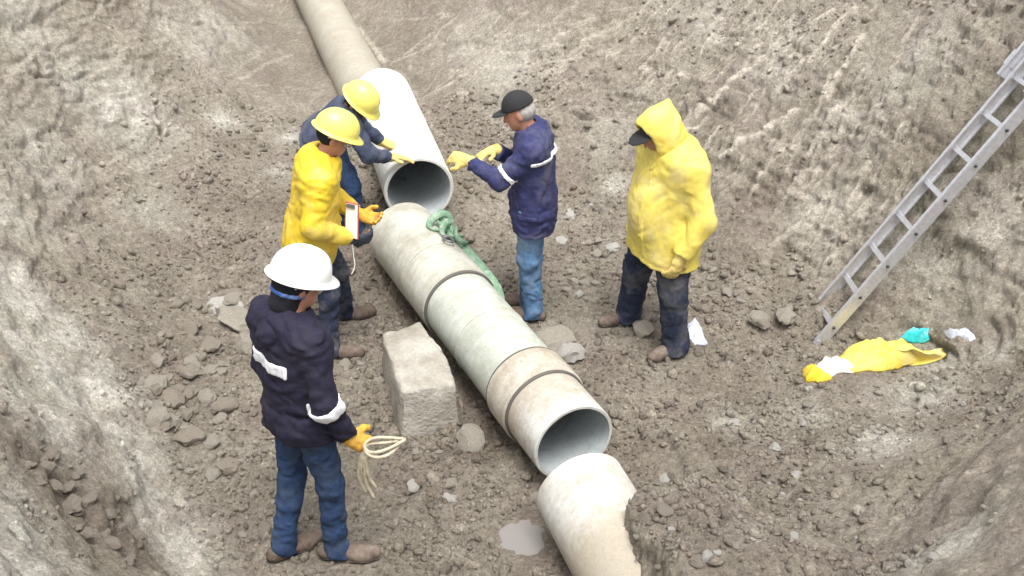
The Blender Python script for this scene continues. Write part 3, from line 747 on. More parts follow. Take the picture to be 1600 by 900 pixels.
        Bt.D = np.maximum(Bt.D-.005, Bt.plane(f0+V3(0, 0, .028), (0, 0, 1)).astype(np.float32)); Bt.cut(f0+V3(0, 0, -.002), (0, 0, -1))
        obj('sole', Bt.mesh('sole'), 'sole', bt)
    # ---- gloves
    for q in 'lr':
        gmq = opts['gloves'].get(q)
        if not gmq: continue
        hdv, hn, cu, ts = opts['hands'][q]; w = J[q+'w']
        Gf = Field(w-.24, w+.24, .0065); hand_field(Gf, w, hdv, hn, cu, 1.0, thumb_side=ts, grow=.0045)
        d_ = unit(hdv); Gf.cap(w-d_*.045, w+d_*.01, .043, .036, .015); Gf.wrinkle(folds(opts['seed']+20, .002, .003, 1.))
        Gf.cut(w-d_*.04, -d_)
        obj('glove', Gf.mesh('glove'), gmq, root)
    return root, dict(hf=hf, hu=hu, hs=hside, hd=hd, jacket=jk, K=K, body=body)

def to_world(base, fwd, L_):
    f = np.array([fwd[0], fwd[1], 0.]); f /= np.linalg.norm(f); r = np.array([f[1], -f[0], 0.])
    J = {k: np.array([base[0], base[1], base[2]]) + f*v[0] + r*v[1] + np.array([0, 0, v[2]]) for k, v in L_.items()}
    return J, f, r
def band_arm(J, q, t, w=.024):
    e = 'e'; a, b = J[q+'s'], J[q+'e']; d = unit(b-a); p = a+(b-a)*t
    perp = np.cross(d, V3(0, 0, 1)) 
    return p, d, w, []
UP = V3(0, 0, 1)
def hat_on(info, mat, root, lift=.035, tilt=0.):
    f, u, s = info['hf'], info['hu'], info['hs']
    f2 = unit(f*math.cos(tilt) - u*math.sin(tilt)); u2 = np.cross(s, f2)*-1
    u2 = unit(u - f2*np.dot(u, f2))
    return make_hat(f2, u2, s, info['hd']+info['hu']*lift-f*.008, 'x', mat, root)
def glasses(info, root):
    f, u, s, h = info['hf'], info['hu'], info['hs'], info['hd']
    bm = bmesh.new()
    def P(a, b, c): return Vector(h + f*a + s*b + u*c)
    n = 12; rows = []
    for i in range(n+1):
        t = (i/n-.5)*2; b = .078*t; a = .112 - .050*t*t
        rows.append([bm.verts.new(P(a, b, .028)), bm.verts.new(P(a+.004, b, .005)), bm.verts.new(P(a-.006, b, -.022)),
                     bm.verts.new(P(a-.009, b, -.022)), bm.verts.new(P(a+.001, b, .005)), bm.verts.new(P(a-.003, b, .028))])
    for r0, r1 in zip(rows[:-1], rows[1:]):
        for k in range(6): l = (k+1) % 6; bm.faces.new((r0[k], r1[k], r1[l], r0[l]))
    bm.faces.new(rows[0]); bm.faces.new(rows[-1][::-1])
    g = bm_obj('safety_glasses', bm, 'clear_plastic', root, True)
    for sg in (-1, 1):
        obj('temple', sweep([P(.065, .080*sg, .02), P(.02, .084*sg, .018), P(-.05, .082*sg, .008)], .004, 6), 'paper', g)
    return g

# ---- worker in navy jacket, white helmet
J, f, r = to_world((-.985, 3.79, 0), (.70, .714), dict(hd=(.075, .015, 1.575), nk=(.015, 0, 1.425), ls=(-.01, -.165, 1.36), rs=(.0, .165, 1.36),
    le=(.00, -.225, 1.07), lw=(.14, -.18, .86), re=(-.02, .245, 1.08), rw=(.08, .245, .845),
    lh=(.0, -.09, .89), rh=(.0, .09, .89), lk=(-.03, -.10, .48), la=(-.137, -.10, .085), rk=(.05, .10, .48), ra=(.04, .10, .085)))
tdn = unit((J['lh']+J['rh'])/2-(J['ls']+J['rs'])/2)
ch = (J['ls']+J['rs'])/2
root, inf = person('person', 'man in dark navy work jacket and white hard hat, seen from behind, holding rope', J, None, 'navy', 'jeans_blue', V3(.86, .42, -.30), UP,
    dict(gz=0., seed=11, hem=.06, bulk=.94, arm=.98, foot=dict(l=unit(V3(.8, .5, 0)), r=unit(V3(1, -.05, 0))), crease=[((J['lh']+J['rh'])/2-tdn*.10, tdn, .012, .014)],
     hands=dict(l=(f*.3-UP, -r+f*.2, .5, -1), r=(V3(.75, .25, -.7), -r*.6+f*.3-UP*.4, .75, 1)), gloves=dict(l='glove_orange', r='glove_orange'),
     bands=[(ch+tdn*.135, tdn, .030, [(ch-f*.0, f), (ch+r*.11, r), (ch-r*.16, -r)]),
            (J['re']+(J['rw']-J['re'])*.08, unit(J['rw']-J['re']), .032, [], J['re'], J['rw'], .096)]))
P1 = root
hat_on(inf, 'helmet_white', root, .045, .05)
h, hf, hu, hs_ = inf['hd'], inf['hf'], inf['hu'], inf['hs']
Kb = Field(h-.2, h+.2, .008)
Kb.ell(h-hf*.020+hu*.02, (hf, hs_, hu), (.104, .088, .095), .01).cap(h-hf*.045-hu*.03, h-hf*.05-hu*.10, .072, .070, .03)
Kb.carve_ell(h+hf*.105-hu*.045, (hf, hs_, hu), (.112, .12, .115), .01)
kb = obj('knit_cap', Kb.mesh('knit_cap'), 'black_knit', root)
Kb.D = np.maximum(Kb.D-.004, np.maximum(np.abs(Kb.plane(h-hu*.035, hu)).astype(np.float32)-.013, Kb.plane(h+hf*.01, hf).astype(np.float32)))
obj('band', Kb.mesh('band'), 'blue_band', kb)
glasses(inf, root)
nk = J['nk']; Hd = Field(nk-.3, nk+.3, .0095)          # hood lying folded on the back
Hd.cap(nk-f*.055-r*.10+UP*.0, nk-f*.115-UP*.055, .045, .045, .05).cap(nk-f*.055+r*.10, nk-f*.115-UP*.055, .045, .045, .05).cap(nk-f*.07, nk-f*.12-UP*.07, .06, .045, .05)
Hd.cap(nk-r*.105-f*.02+UP*.015, nk-r*.075+f*.085-UP*.03, .032, .026, .03).cap(nk+r*.105-f*.02+UP*.015, nk+r*.075+f*.085-UP*.03, .032, .026, .03)
Hd.wrinkle(folds(5, .012, .012, .9)); obj('hood', Hd.mesh('hood'), 'navy', inf['jacket'])
P1J = J; P1f, P1r = f, r

# ---- worker in yellow raincoat, yellow helmet, with clipboard
J, f, r = to_world((-1.205, 5.77, -.06), (.95, .22), dict(hd=(.135, .0, 1.50), nk=(.045, 0, 1.36), ls=(.02, -.185, 1.29), rs=(.0, .185, 1.29),
    le=(.06, -.25, 1.03), lw=(.25, -.12, .90), re=(-.055, .265, 1.03), rw=(.17, .19, .89),
    lh=(-.07, -.09, .86), rh=(-.07, .09, .86), lk=(.08, -.17, .47), la=(.10, -.26, .085), rk=(-.01, .13, .47), ra=(-.03, .19, .085)))
root, inf = person('person', 'man in bright yellow raincoat and yellow hard hat holding a clipboard', J, None, 'yellow_coat', 'jeans_dark', f*.85-UP*.42+r*.05, UP,
    dict(gz=-.04, seed=23, pockets=[((J['lh']+J['rh'])/2+r*.15+f*.05-UP*.03, f, .07, UP, .02, r)], hem=.15, bulk=1.12, arm=1.15, fold=(.008, .0095, .45, .85), foot=dict(l=unit(f), r=unit(f*.9+r*.2)),
     hands=dict(l=(f*.8+r*.3-UP*.3, r*.5-f*.1+UP*.5, .8, -1), r=(f*.9-r*.1-UP*.25, -r*.8+UP*.3, .75, -1)), gloves=dict(l='glove_orange', r='glove_dark')))
P2 = root
hat_on(inf, 'helmet_yellow', root, .045, .0); glasses(inf, root)
h, hf, hu, hs_ = inf['hd'], inf['hf'], inf['hu'], inf['hs']
Kb = Field(h-.18, h+.18, .008); Kb.ell(h-hf*.03+hu*.01, (hf, hs_, hu), (.090, .083, .085), .01).carve_ell(h+hf*.085-hu*.05, (hf, hs_, hu), (.10, .12, .10), .01)
obj('hair', Kb.mesh('hair'), 'black_knit', root)
P2J, P2f, P2r = J, f, r

# ---- worker in blue jacket with cap
J, f, r = to_world((.135, 6.06, 0), (-.98, .10), dict(hd=(.095, .0, 1.49), nk=(.015, 0, 1.36), ls=(-.01, -.185, 1.30), rs=(.0, .185, 1.29),
    le=(.19, -.215, 1.12), lw=(.40, -.13, 1.20), re=(.13, .20, 1.07), rw=(.25, -.02, 1.23),
    lh=(-.01, -.09, .87), rh=(-.01, .09, .87), lk=(.01, -.085, .47), la=(-.02, -.08, .085), rk=(.02, .085, .47), ra=(.02, .08, .085)))
tdn = unit((J['lh']+J['rh'])/2-(J['ls']+J['rs'])/2); ch = (J['ls']+J['rs'])/2
root, inf = person('person', 'man in dusty blue jacket and black cap with both forearms raised', J, None, 'navy_dusty', 'jeans_light', f*.9-UP*.38, UP,
    dict(gz=0., seed=37, pockets=[((J['lh']+J['rh'])/2-r*.14+f*.03-UP*.02, f, .07, UP, .018, -r)], crease=[((J['lh']+J['rh'])/2-tdn*.02, tdn, .006, .010)], hem=.17, bulk=1.0, arm=1.0, leg=1.16, foot=dict(l=unit(f), r=unit(f)),
     hands=dict(l=(f*.9+r*.1+UP*.22, r*.6-UP*.6, .9, 1), r=(f*.6-r*.6+UP*.05, -UP*.9-f*.2, .6, 1)), gloves=dict(l='glove_yellow', r='glove_yellow'),
     bands=[(ch+tdn*.055, tdn, .014, [(ch+f*.0, f)]),
            (J['le']+(J['ls']-J['le'])*.22, unit(J['le']-J['ls']), .015, [], J['le'], J['ls'], .095)]))
P3 = root
h, hf, hu, hs_ = inf['hd'], inf['hf'], inf['hu'], inf['hs']
Kb = Field(h-.2, h+.22, .0075); Kb.ell(h+hu*.035-hf*.012, (hf, hs_, hu), (.107, .090, .105), .01); Kb.cut(h+hu*.035, -hu)
cp_ = obj('cap', Kb.mesh('cap'), 'cap_black', root)
Kb = Field(h-.2, h+.22, .006); Kb.ell(h+hu*.032+hf*.085, (hf, hs_, hu), (.085, .078, .010), .0).carve_ell(h+hu*.03-hf*.01, (hf, hs_, hu), (.09, .075, .05), .0)
Kb.cut(h+hf*.05, -hf)
obj('brim', Kb.mesh('brim'), 'cap_black', cp_)
Kb = Field(h-.2, h+.2, .007); Kb.ell(h-hf*.026+hu*.0, (hf, hs_, hu), (.088, .082, .075), .01).carve_ell(h+hf*.085-hu*.035, (hf, hs_, hu), (.10, .12, .085), .01)
obj('hair', Kb.mesh('hair'), 'grey_hair', root)
P3J = J

# ---- heavy worker in yellow hooded raincoat
J, f, r = to_world((.955, 5.74, 0), (-.92, -.36), dict(hd=(.09, .0, 1.50), nk=(.02, 0, 1.37), ls=(-.03, -.225, 1.32), rs=(-.01, .215, 1.31),
    le=(-.075, -.325, 1.03), lw=(.05, -.315, .80), re=(-.02, .30, 1.04), rw=(.06, .24, .86),
    lh=(-.01, -.12, .86), rh=(-.01, .12, .86), lk=(.0, -.19, .47), la=(-.04, -.21, .085), rk=(.06, .19, .47), ra=(.07, .24, .085)))
pel = (J['lh']+J['rh'])/2
root, inf = person('person', 'heavy man in pale yellow hooded raincoat and muddy dark jeans', J, None, 'yellow_coat_pale', 'jeans_dark', f*.85-UP*.45, UP,
    dict(gz=0., seed=51, pockets=[(pel-r*.1+f*.26+UP*.2, unit(r+f*.2), .018, UP, .34, f)], hem=.19, bulk=1.27, arm=1.18, hemw=1.14, leg=1.38, fold=(.008, .0075, .4, .75), belly=(pel+f*.06+UP*.14, (.195, .195, .24)), foot=dict(l=unit(f*.95-r*.15), r=unit(f*.95+r*.1)),
     hands=dict(l=(f*.35-UP, r, .5, 1), r=(f*.4-UP, -r, .5, -1)), gloves=dict(l='glove_yellow', r='glove_yellow')))
P4 = root
h, hf, hu, hs_ = inf['hd'], inf['hf'], inf['hu'], inf['hs']
Hd = Field(h-.32, h+.30, .0095)
Hd.ell(h+hu*.02-hf*.01, (hf, hs_, hu), (.150, .128, .150), .03).cap(h-f*.02, h+UP*.185-f*.05, .105, .028, .05)
Hd.cap(h-f*.07-UP*.05, J['nk']-f*.04-UP*.03, .115, .125, .07).cap(h-UP*.10+f*.01, J['nk']+f*.06-UP*.06, .095, .09, .05)
Hd.wrinkle(folds(61, .006, .007, .8, .8))
Hd.carve_ell(h+hf*.085-hu*.015, (hf, hs_, hu), (.125, .088, .125), .02).carve_ell(h+hf*.16-hu*.02, (hf, hs_, hu), (.12, .098, .14), .02)
obj('hood', Hd.mesh('hood'), 'yellow_coat_pale', inf['jacket'])
Kb = Field(h-.2, h+.24, .007); Kb.ell(h+hu*.045+hf*.10, (hf, hs_, hu), (.090, .080, .011), .0); Kb.ell(h+hu*.03-hf*.005, (hf, hs_, hu), (.106, .090, .10), .01); Kb.cut(h+hu*.036, -hu)
obj('cap', Kb.mesh('cap'), 'cap_black', root)
P4J, P4f, P4r = J, f, r

# ---- worker bent over the white pipe
J = dict(hd=V3(-1.095, 6.98, 1.20), nk=V3(-1.20, 7.03, 1.13), ls=V3(-1.25, 7.21, 1.07), rs=V3(-1.17, 6.90, 1.09), le=V3(-1.13, 7.33, .86), lw=V3(-.99, 7.36, .74),
    re=V3(-1.045, 6.87, .85), rw=V3(-.915, 7.00, .775), lh=V3(-1.42, 7.22, .89), rh=V3(-1.38, 7.04, .89), lk=V3(-1.27, 7.22, .54), la=V3(-1.36, 7.20, .19), rk=V3(-1.20, 6.98, .54), ra=V3(-1.19, 6.97, .19))
f = unit(V3(.9, -.35, 0)); r = np.array([f[1], -f[0], 0])
root, inf = person('person', 'man in dark jacket and yellow hard hat bent over the white pipe', J, None, 'navy_back', 'jeans_blue', f*.75-UP*.6, UP+f*.4,
    dict(gz=.11, seed=71, hem=.10, bulk=1.0, arm=1.0, foot=dict(l=f, r=unit(f)),
     hands=dict(l=(V3(.9, -.1, -.35), -UP, .25, 1), r=(V3(.95, .22, -.12), V3(-.1, -.2, -1), .18, -1)), gloves=dict(l='glove_yellow', r='glove_yellow')))
P5 = root
hat_on(inf, 'helmet_yellow', root, .042, .05)
h, hf, hu, hs_ = inf['hd'], inf['hf'], inf['hu'], inf['hs']
Kb = Field(h-.18, h+.18, .008); Kb.ell(h-hf*.02+hu*.01, (hf, hs_, hu), (.095, .084, .085), .01).carve_ell(h+hf*.095-hu*.05, (hf, hs_, hu), (.10, .12, .10), .01)
obj('hair', Kb.mesh('hair'), 'black_knit', root)

# ---------------------------------------------------------------- pipes
def lathe(name, prof, mat, parent, seg=72, wob=.0, seed=0, mats=None):
    """closed profile [(r, z)] turned about local z"""
    n = len(prof); vs = []; rs = random.Random(seed); ph = [rs.uniform(0, 6.28) for _ in range(4)]
    for k in range(seg):
        a = 2*math.pi*k/seg; w = 1 + wob*(math.sin(2*a+ph[0])+.5*math.sin(5*a+ph[1]))
        for (rr_, z) in prof: vs.append((rr_*w*math.cos(a), rr_*w*math.sin(a), z + wob*.6*math.sin(3*a+ph[2])*rr_))
    fs = []
    for k in range(seg):
        l = (k+1) % seg
        for i in range(n):
            j = (i+1) % n; fs.append((k*n+i, l*n+i, l*n+j, k*n+j))
    me = bpy.data.meshes.new(name); me.from_pydata(vs, [], fs)
    bm = bmesh.new(); bm.from_mesh(me); bmesh.ops.recalc_face_normals(bm, faces=bm.faces)
    bm.to_mesh(me); bm.free()
    for q in me.polygons: q.use_smooth = True
    me.set_sharp_from_angle(angle=math.radians(35))
    o = bpy.data.objects.new(name, me); C.objects.link(o); me.materials.append(MATS[mat])
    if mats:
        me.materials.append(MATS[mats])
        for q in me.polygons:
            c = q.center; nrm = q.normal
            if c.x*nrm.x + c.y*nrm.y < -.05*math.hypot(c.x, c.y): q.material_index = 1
    if parent: o.parent = parent
    return o
def tube_prof(ro, ri, z0, z1, bev=.006):
    zs = np.linspace(z0+bev, z1-bev, 14)
    return [(ri, z1-bev), (ri, z0+bev), (ri+bev*.6, z0), (ro-bev, z0)] + [(ro, z) for z in zs] + [(ro-bev, z1), (ri+bev*.6, z1)]
def pipe_root(name, a, b):
    a = Vector(a); b = Vector(b); o = empty(name, a); x, y, d = frame_of(b-a)
    o.rotation_euler = Matrix((x, y, d)).transposed().to_euler(); return o, (b-a).length
# string of jointed pipes in the middle: the sleeve end, ring joints and the open mouth
MA = atZ(897, 692, .27); SE = atZ(638, 378, .27)
ax = unit(SE-MA)
def sof(px, py, z): return float(np.dot(atZ(px, py, z)-MA, ax))
s_mouth, s_c2, s_c1, s_sl, s_jt, s_end = 0., sof(848, 589, .51)-sof(904, 641, .51), sof(827, 553, .52)-sof(904, 641, .51), sof(725, 425, .53)-sof(904, 641, .51), sof(671, 387, .53)-sof(904, 641, .51), sof(638, 317, .53)-sof(904, 641, .51)
print('string joints', s_c2, s_c1, s_sl, s_jt, s_end)
st, _ = pipe_root('jointed_pipe', MA, SE); tag(st, 'grey pipe string of several jointed lengths with open end, slung in green webbing', 'pipe')
D2 = .24
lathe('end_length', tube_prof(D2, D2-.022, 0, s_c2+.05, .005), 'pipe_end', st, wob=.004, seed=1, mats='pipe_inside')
lathe('coupling', tube_prof(D2+.022, D2-.015, s_c2, s_c1+.015, .010), 'pipe_muddy', st, wob=.005, seed=2)
lathe('gasket', tube_prof(D2+.012, D2-.012, s_c2-.018, s_c2+.004), 'gasket', st)
lathe('gasket', tube_prof(D2+.018, D2-.012, s_c1+.012, s_c1+.03), 'gasket', st)
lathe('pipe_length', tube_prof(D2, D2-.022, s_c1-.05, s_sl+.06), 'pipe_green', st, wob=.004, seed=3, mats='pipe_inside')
lathe('pipe_ring', tube_prof(D2+.004, D2-.01, s_c1+.50, s_c1+.515), 'pipe_muddy', st, wob=.008, seed=9)
lathe('gasket', tube_prof(D2+.016, D2-.012, s_sl-.014, s_sl+.01), 'gasket', st)
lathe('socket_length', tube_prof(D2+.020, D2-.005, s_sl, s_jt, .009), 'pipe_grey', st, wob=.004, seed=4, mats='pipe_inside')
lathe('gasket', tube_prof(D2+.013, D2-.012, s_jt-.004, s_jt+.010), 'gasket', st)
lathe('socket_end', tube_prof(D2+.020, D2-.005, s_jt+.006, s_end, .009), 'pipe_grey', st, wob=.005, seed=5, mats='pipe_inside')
# lowest pipe, half buried
la_ = atZ(906, 762, .25); lb_ = atZ(1004, 935, .20); lo_, Ln = pipe_root('half_buried_pipe', la_, lb_)
tag(lo_, 'pale pipe running out of loose soil below the open pipe mouth', 'pipe')
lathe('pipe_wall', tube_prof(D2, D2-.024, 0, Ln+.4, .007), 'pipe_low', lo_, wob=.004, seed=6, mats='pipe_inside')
# white pipe in the trench
bm_ = atZ(655, 297, .47); bt_ = atZ(597, 150, .50); wr_, Lw = pipe_root('white_pipe', bm_, bt_)
tag(wr_, 'clean white pipe with open mouth facing the jointed string', 'pipe')
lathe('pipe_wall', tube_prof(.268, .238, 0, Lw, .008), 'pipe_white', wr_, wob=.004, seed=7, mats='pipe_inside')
# dusty pipe behind it
fa_ = atZ(575, 152, .40); fb_ = atZ(497, 0, .45); dv = unit(fb_-fa_); fr_, Lf = pipe_root('dusty_pipe', fa_-dv*.2, fb_+dv*5)
tag(fr_, 'dust covered pipe running far up the trench behind the white pipe', 'pipe')
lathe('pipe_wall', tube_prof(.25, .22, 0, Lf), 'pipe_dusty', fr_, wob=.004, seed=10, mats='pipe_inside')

# ---------------------------------------------------------------- green sling with shackle
def on_string(s, ang, rad=D2+.02):
    """point on the jointed string: s along it, ang measured from its top towards its right side (seen from the mouth)"""
    up = unit(UP - ax*np.dot(UP, ax)); side = np.cross(up, ax)*-1    # towards +x
    if side[0] < 0: side = -side
    return MA + ax*s + (up*math.cos(ang)+side*math.sin(ang))*rad
sg = tag(empty('webbing_sling', on_string(s_jt, .6)), 'dirty green webbing sling knotted round the end of the jointed pipe', 'sling'); bpy.context.view_layer.update()
tail = smooth_path([on_string(s_jt+.30, .55, D2+.05), on_string(s_jt+.16, .72, D2+.045), on_string(s_jt, .92, D2+.04), on_string(s_sl+.08, 1.12, D2+.035), on_string(s_sl-.03, 1.35, D2+.03), on_string(s_sl-.10, 1.75, D2+.02)], 8)
obj('tail', sweep(tail, 0, 10, False, (.034, .012)), 'sling_green', sg)
for k, (s0, a0, sz) in enumerate(((.26, .50, .10), (.16, .58, .085), (.34, .70, .095), (.22, .85, .08), (.08, .72, .08))):
    c = on_string(s_jt+s0, a0, D2+.06); x, y, d = frame_of(Vector((.5+.3*k, -.4+.3*k, .8)))
    ring = [Vector(c) + x*math.cos(t)*sz + y*math.sin(t)*sz*.62 + d*.02*math.sin(2*t) for t in np.linspace(0, 2*math.pi, 22)[:-1]]
    obj('knot', sweep(ring, 0, 8, True, (.026, .011)), 'sling_green', sg)
c = Vector(on_string(s_jt+.01, .33, D2+.05)); x = Vector(ax); y = Vector(on_string(s_jt, .33+1.57, 1.)-MA-ax*s_jt)
ring = [c + x*math.cos(t)*.050 + y*math.sin(t)*.034 for t in np.linspace(0, 2*math.pi, 24)[:-1]]
obj('shackle', sweep(ring, .008, 8, True), 'iron', sg)
obj('shackle_pin', sweep([c + x*.03 - y*.035, c+x*.03+y*.045], .009, 8), 'iron', sg)

# ---------------------------------------------------------------- concrete block beside the pipe
def rock_bm(rnd, sub=3, cuts=9, sx=1, sy=1, sz=1, rough=.06, depth=(.62, .92)):
    bm = bmesh.new(); bmesh.ops.create_icosphere(bm, subdivisions=sub, radius=1.)
    pl = []
    for _ in range(cuts):
        v = Vector((rnd.gauss(0, 1), rnd.gauss(0, 1), rnd.gauss(0, 1))).normalized(); pl.append((v, rnd.uniform(*depth)))
    for v in bm.verts:
        for n_, d_ in pl:
            t = v.co.dot(n_)
            if t > d_: v.co -= n_*(t-d_)
    P = np.array([v.co[:] for v in bm.verts]); o_ = rnd.uniform(0, 50); k = fbm(P*1.8+o_, 3, .6)
    for v, kk in zip(bm.verts, k): v.co *= 1+rough*float(kk); v.co = Vector((v.co.x*sx, v.co.y*sy, v.co.z*sz))
    return bm
def block():
    # corners of the visible faces picked on the photograph, back corner from its box shape
    zt = .33
    T = [atZ(597, 520, zt), atZ(655, 502, zt+.02), atZ(700, 555, zt), atZ(712, 600, zt-.04), atZ(628, 612, zt-.03)]
    bm = bmesh.new()
    cx = np.mean(T, axis=0)
    top = [np.array(t) for t in T]
    bot = [cx*V3(1, 1, 0) + (t-cx)*V3(1.12, 1.12, 0) + V3(0, -.015, -.06) for t in top]
    tv = [bm.verts.new(t) for t in top]; bv = [bm.verts.new(b) for b in bot]; n = len(tv)
    bm.faces.new(tv); bm.faces.new(bv[::-1])
    for i in range(n): j = (i+1) % n; bm.faces.new((tv[i], bv[i], bv[j], tv[j]))
    bmesh.ops.recalc_face_normals(bm, faces=bm.faces)
    bmesh.ops.bevel(bm, geom=list(bm.edges), offset=.022, segments=2, profile=.6, affect='EDGES')
    bmesh.ops.triangulate(bm, faces=bm.faces)
    for _ in range(3): bmesh.ops.subdivide_edges(bm, edges=[e for e in bm.edges if e.calc_length() > .03], cuts=1)
    bmesh.ops.triangulate(bm, faces=bm.faces)
    bm.normal_update(); P = np.array([v.co[:] for v in bm.verts]); k = fbm(P*9, 4, .6); k2 = fbm(P*3+8, 2)
    for v, a, b in zip(bm.verts, k, k2): v.co += v.normal*(.013*float(a)+.024*float(b))
    return bm
bl = bm_obj('concrete_block', block(), 'concrete_block', None, True); tag(bl, 'large rough concrete block propped against the left side of the jointed pipe', 'concrete block')

# ---------------------------------------------------------------- ladder
rnd = random.Random(3)
foot_n = Vector((2.06, 5.69, ground_z(2.06, 5.69))); ld = Vector((.90, .08, 1.47)).normalized(); rv = Vector((0, 1, 0)); rv = (rv-ld*rv.dot(ld)).normalized(); nn = ld.cross(rv).normalized()
if nn.z < 0: nn = -nn
lad = empty('ladder', foot_n); bpy.context.view_layer.update()
tag(lad, 'aluminium extension ladder leaning against the steep bank', 'ladder')
W = .31
def rail(y0, a, b, off, hw=.034, ht=.013):
    bm = bmesh.new(); o = foot_n + rv*y0 + nn*off
    c = o + ld*(a+b)/2; h_ = (b-a)/2
    box_bm(bm, c, ht*.5, hw, h_, (rv, nn, ld))                          # web
    for s_ in (-1, 1): box_bm(bm, c + nn*(hw*s_) + rv*(.008 if y0 < .1 else -.008), .013, .0045, h_-.001, (rv, nn, ld))   # flanges
    return bm
bm_obj('rail', rail(0, 0, 2.35, 0), 'aluminium', lad); bm_obj('rail', rail(W, 0, 2.35, 0), 'aluminium', lad)
for k in range(8):
    t = .145 + .268*k
    p0 = foot_n + ld*t
    bm_obj('rung', (lambda b: (box_bm(b, p0 + rv*W*.5, W*.5+.004, .015, .014, (rv, nn, ld)), b)[1])(bmesh.new()), 'aluminium', lad)
    for y0 in (-.010, W+.010):
        bm_obj('bolt', (lambda b: (bmesh.ops.create_icosphere(b, subdivisions=1, radius=.012, matrix=Matrix.Translation(p0+rv*y0)), b)[1])(bmesh.new()), 'bolt', lad)
fly = bm_obj('fly_rail', rail(-.030, 1.98, 4.0, .058), 'aluminium', lad); bm_obj('fly_rail', rail(W+.030, 1.98, 4.0, .058), 'aluminium', lad)
for k in range(7):
    t = 2.26 + .268*k; p0 = foot_n + ld*t + nn*.058
    bm_obj('rung', (lambda b: (box_bm(b, p0 + rv*W*.5, W*.5+.034, .015, .014, (rv, nn, ld)), b)[1])(bmesh.new()), 'aluminium', lad)
    for y0 in (-.040, W+.040):
        bm_obj('bolt', (lambda b: (bmesh.ops.create_icosphere(b, subdivisions=1, radius=.012, matrix=Matrix.Translation(p0+rv*y0)), b)[1])(bmesh.new()), 'bolt', lad)
for y0 in (-.03, W+.03):
    bm_obj('guide_bracket', (lambda b: (box_bm(b, foot_n + ld*2.10 + rv*y0 + nn*.03, .010, .075, .05, (rv, nn, ld)), b)[1])(bmesh.new()), 'aluminium', lad)
for y0 in (0, W):
    bm_obj('rubber_foot', (lambda b: (box_bm(b, foot_n + rv*y0 + ld*.0, .017, .036, .018, (rv, nn, ld)), b)[1])(bmesh.new()), 'aluminium', lad)

# ---------------------------------------------------------------- cloths and litter
def crumpled(name, outline, mat, seed, hgt, parent=None, n=40, thick=.012, ridge=None, zfun=None):
    """cloth lying on the ground: outline in world xy, draped with folds"""
    O = np.array(outline); c = O.mean(0); m_ = len(O); vs = []; fs = []
    rings = 14
    dense = []
    for i in range(m_):
        for t in np.linspace(0, 1, 6)[:-1]: dense.append(O[i]*(1-t)+O[(i+1) % m_]*t)
    dense = np.array(dense); K_ = len(dense)
    pts = [c] + [c + (dense[k]-c)*(r_/rings) for r_ in range(1, rings+1) for k in range(K_)]
    pts = np.array(pts); rad = np.array([0.]+[r_/rings for r_ in range(1, rings+1) for k in range(K_)])
    P3_ = np.stack([pts[:, 0]*6, pts[:, 1]*11, np.full(len(pts), seed*3.1)], 1)
    f1 = perlin(P3_); f2 = 1-2*np.abs(perlin(P3_*1.9+9)); f3 = perlin(P3_*4+5)
    zb = np.array([ground_z(a, b) for a, b in pts]); zb = np.maximum(zb, np.median(zb)-.02)
    z = zb + hgt*(1-rad**3)*(.75+.5*f1+.45*f2) + .012*f3*(1-rad**6) + .012
    V = np.concatenate([np.c_[pts, z], np.c_[pts, np.minimum(z-thick, zb+.004)]]); nn_ = len(pts)
    for k in range(K_):
        l = (k+1) % K_; fs.append((0, 1+k, 1+l))
        for r_ in range(rings-1):
            a = 1+r_*K_; b = a+K_; fs.append((a+k, b+k, b+l, a+l))
        e = 1+(rings-1)*K_; fs.append((e+k, nn_+e+k, nn_+e+l, e+l))
        fs.append((nn_, nn_+1+l, nn_+1+k))
        for r_ in range(rings-1):
            a = nn_+1+r_*K_; b = a+K_; fs.append((a+l, b+l, b+k, a+k))
    me = bpy.data.meshes.new(name); me.from_pydata([tuple(v) for v in V], [], fs)
    for q in me.polygons: q.use_smooth = True
    return obj(name, me, mat, parent)
def gp(px, py): h_ = hit(px, py); return (h_[0], h_[1])
c0 = hit(1360, 565); yc = tag(empty('raincoat', (c0[0], c0[1], c0[2])), 'crumpled yellow raincoat with pale lining dropped on the ground near the ladder', 'raincoat'); bpy.context.view_layer.update()
crumpled('coat', [gp(*q) for q in ((1292,580),(1315,556),(1340,541),(1380,550),(1425,546),(1472,544),(1478,556),(1440,563),(1402,576),(1380,584),(1320,586))], 'yellow_coat_pale', 2, .10, yc)
crumpled('lining', [gp(*q) for q in ((1268,586),(1285,566),(1305,562),(1330,572),(1345,582),(1310,590),(1285,594))], 'cloth_white', 5, .05, yc)
crumpled('sleeve', [gp(*q) for q in ((1252,581),(1268,578),(1285,588),(1300,596),(1280,602),(1258,603))], 'yellow_coat', 9, .05, yc)
crumpled('sleeve', [gp(*q) for q in ((1375,578),(1400,566),(1435,560),(1425,568),(1402,577))], 'yellow_coat', 12, .05, yc)
t = crumpled('plastic_bag', [gp(*q) for q in ((1405,533),(1418,520),(1450,519),(1452,532),(1430,539))], 'cloth_turquoise', 21, .06); tag(t, 'crumpled turquoise bag on the ground behind the yellow raincoat', 'bag')
t = crumpled('plastic_wrap', [gp(*q) for q in ((1472,528),(1500,524),(1524,532),(1515,541),(1490,546),(1475,540))], 'cloth_pale_blue', 27, .05); tag(t, 'pale greyish plastic wrap lying right beside the turquoise bag', 'plastic wrap')
t = crumpled('rag', [gp(*q) for q in ((1062,540),(1070,512),(1085,505),(1098,522),(1106,536),(1085,543))], 'cloth_pale_blue', 33, .07); tag(t, 'pale blue white rag on the ground behind the heel of the hooded man', 'rag')

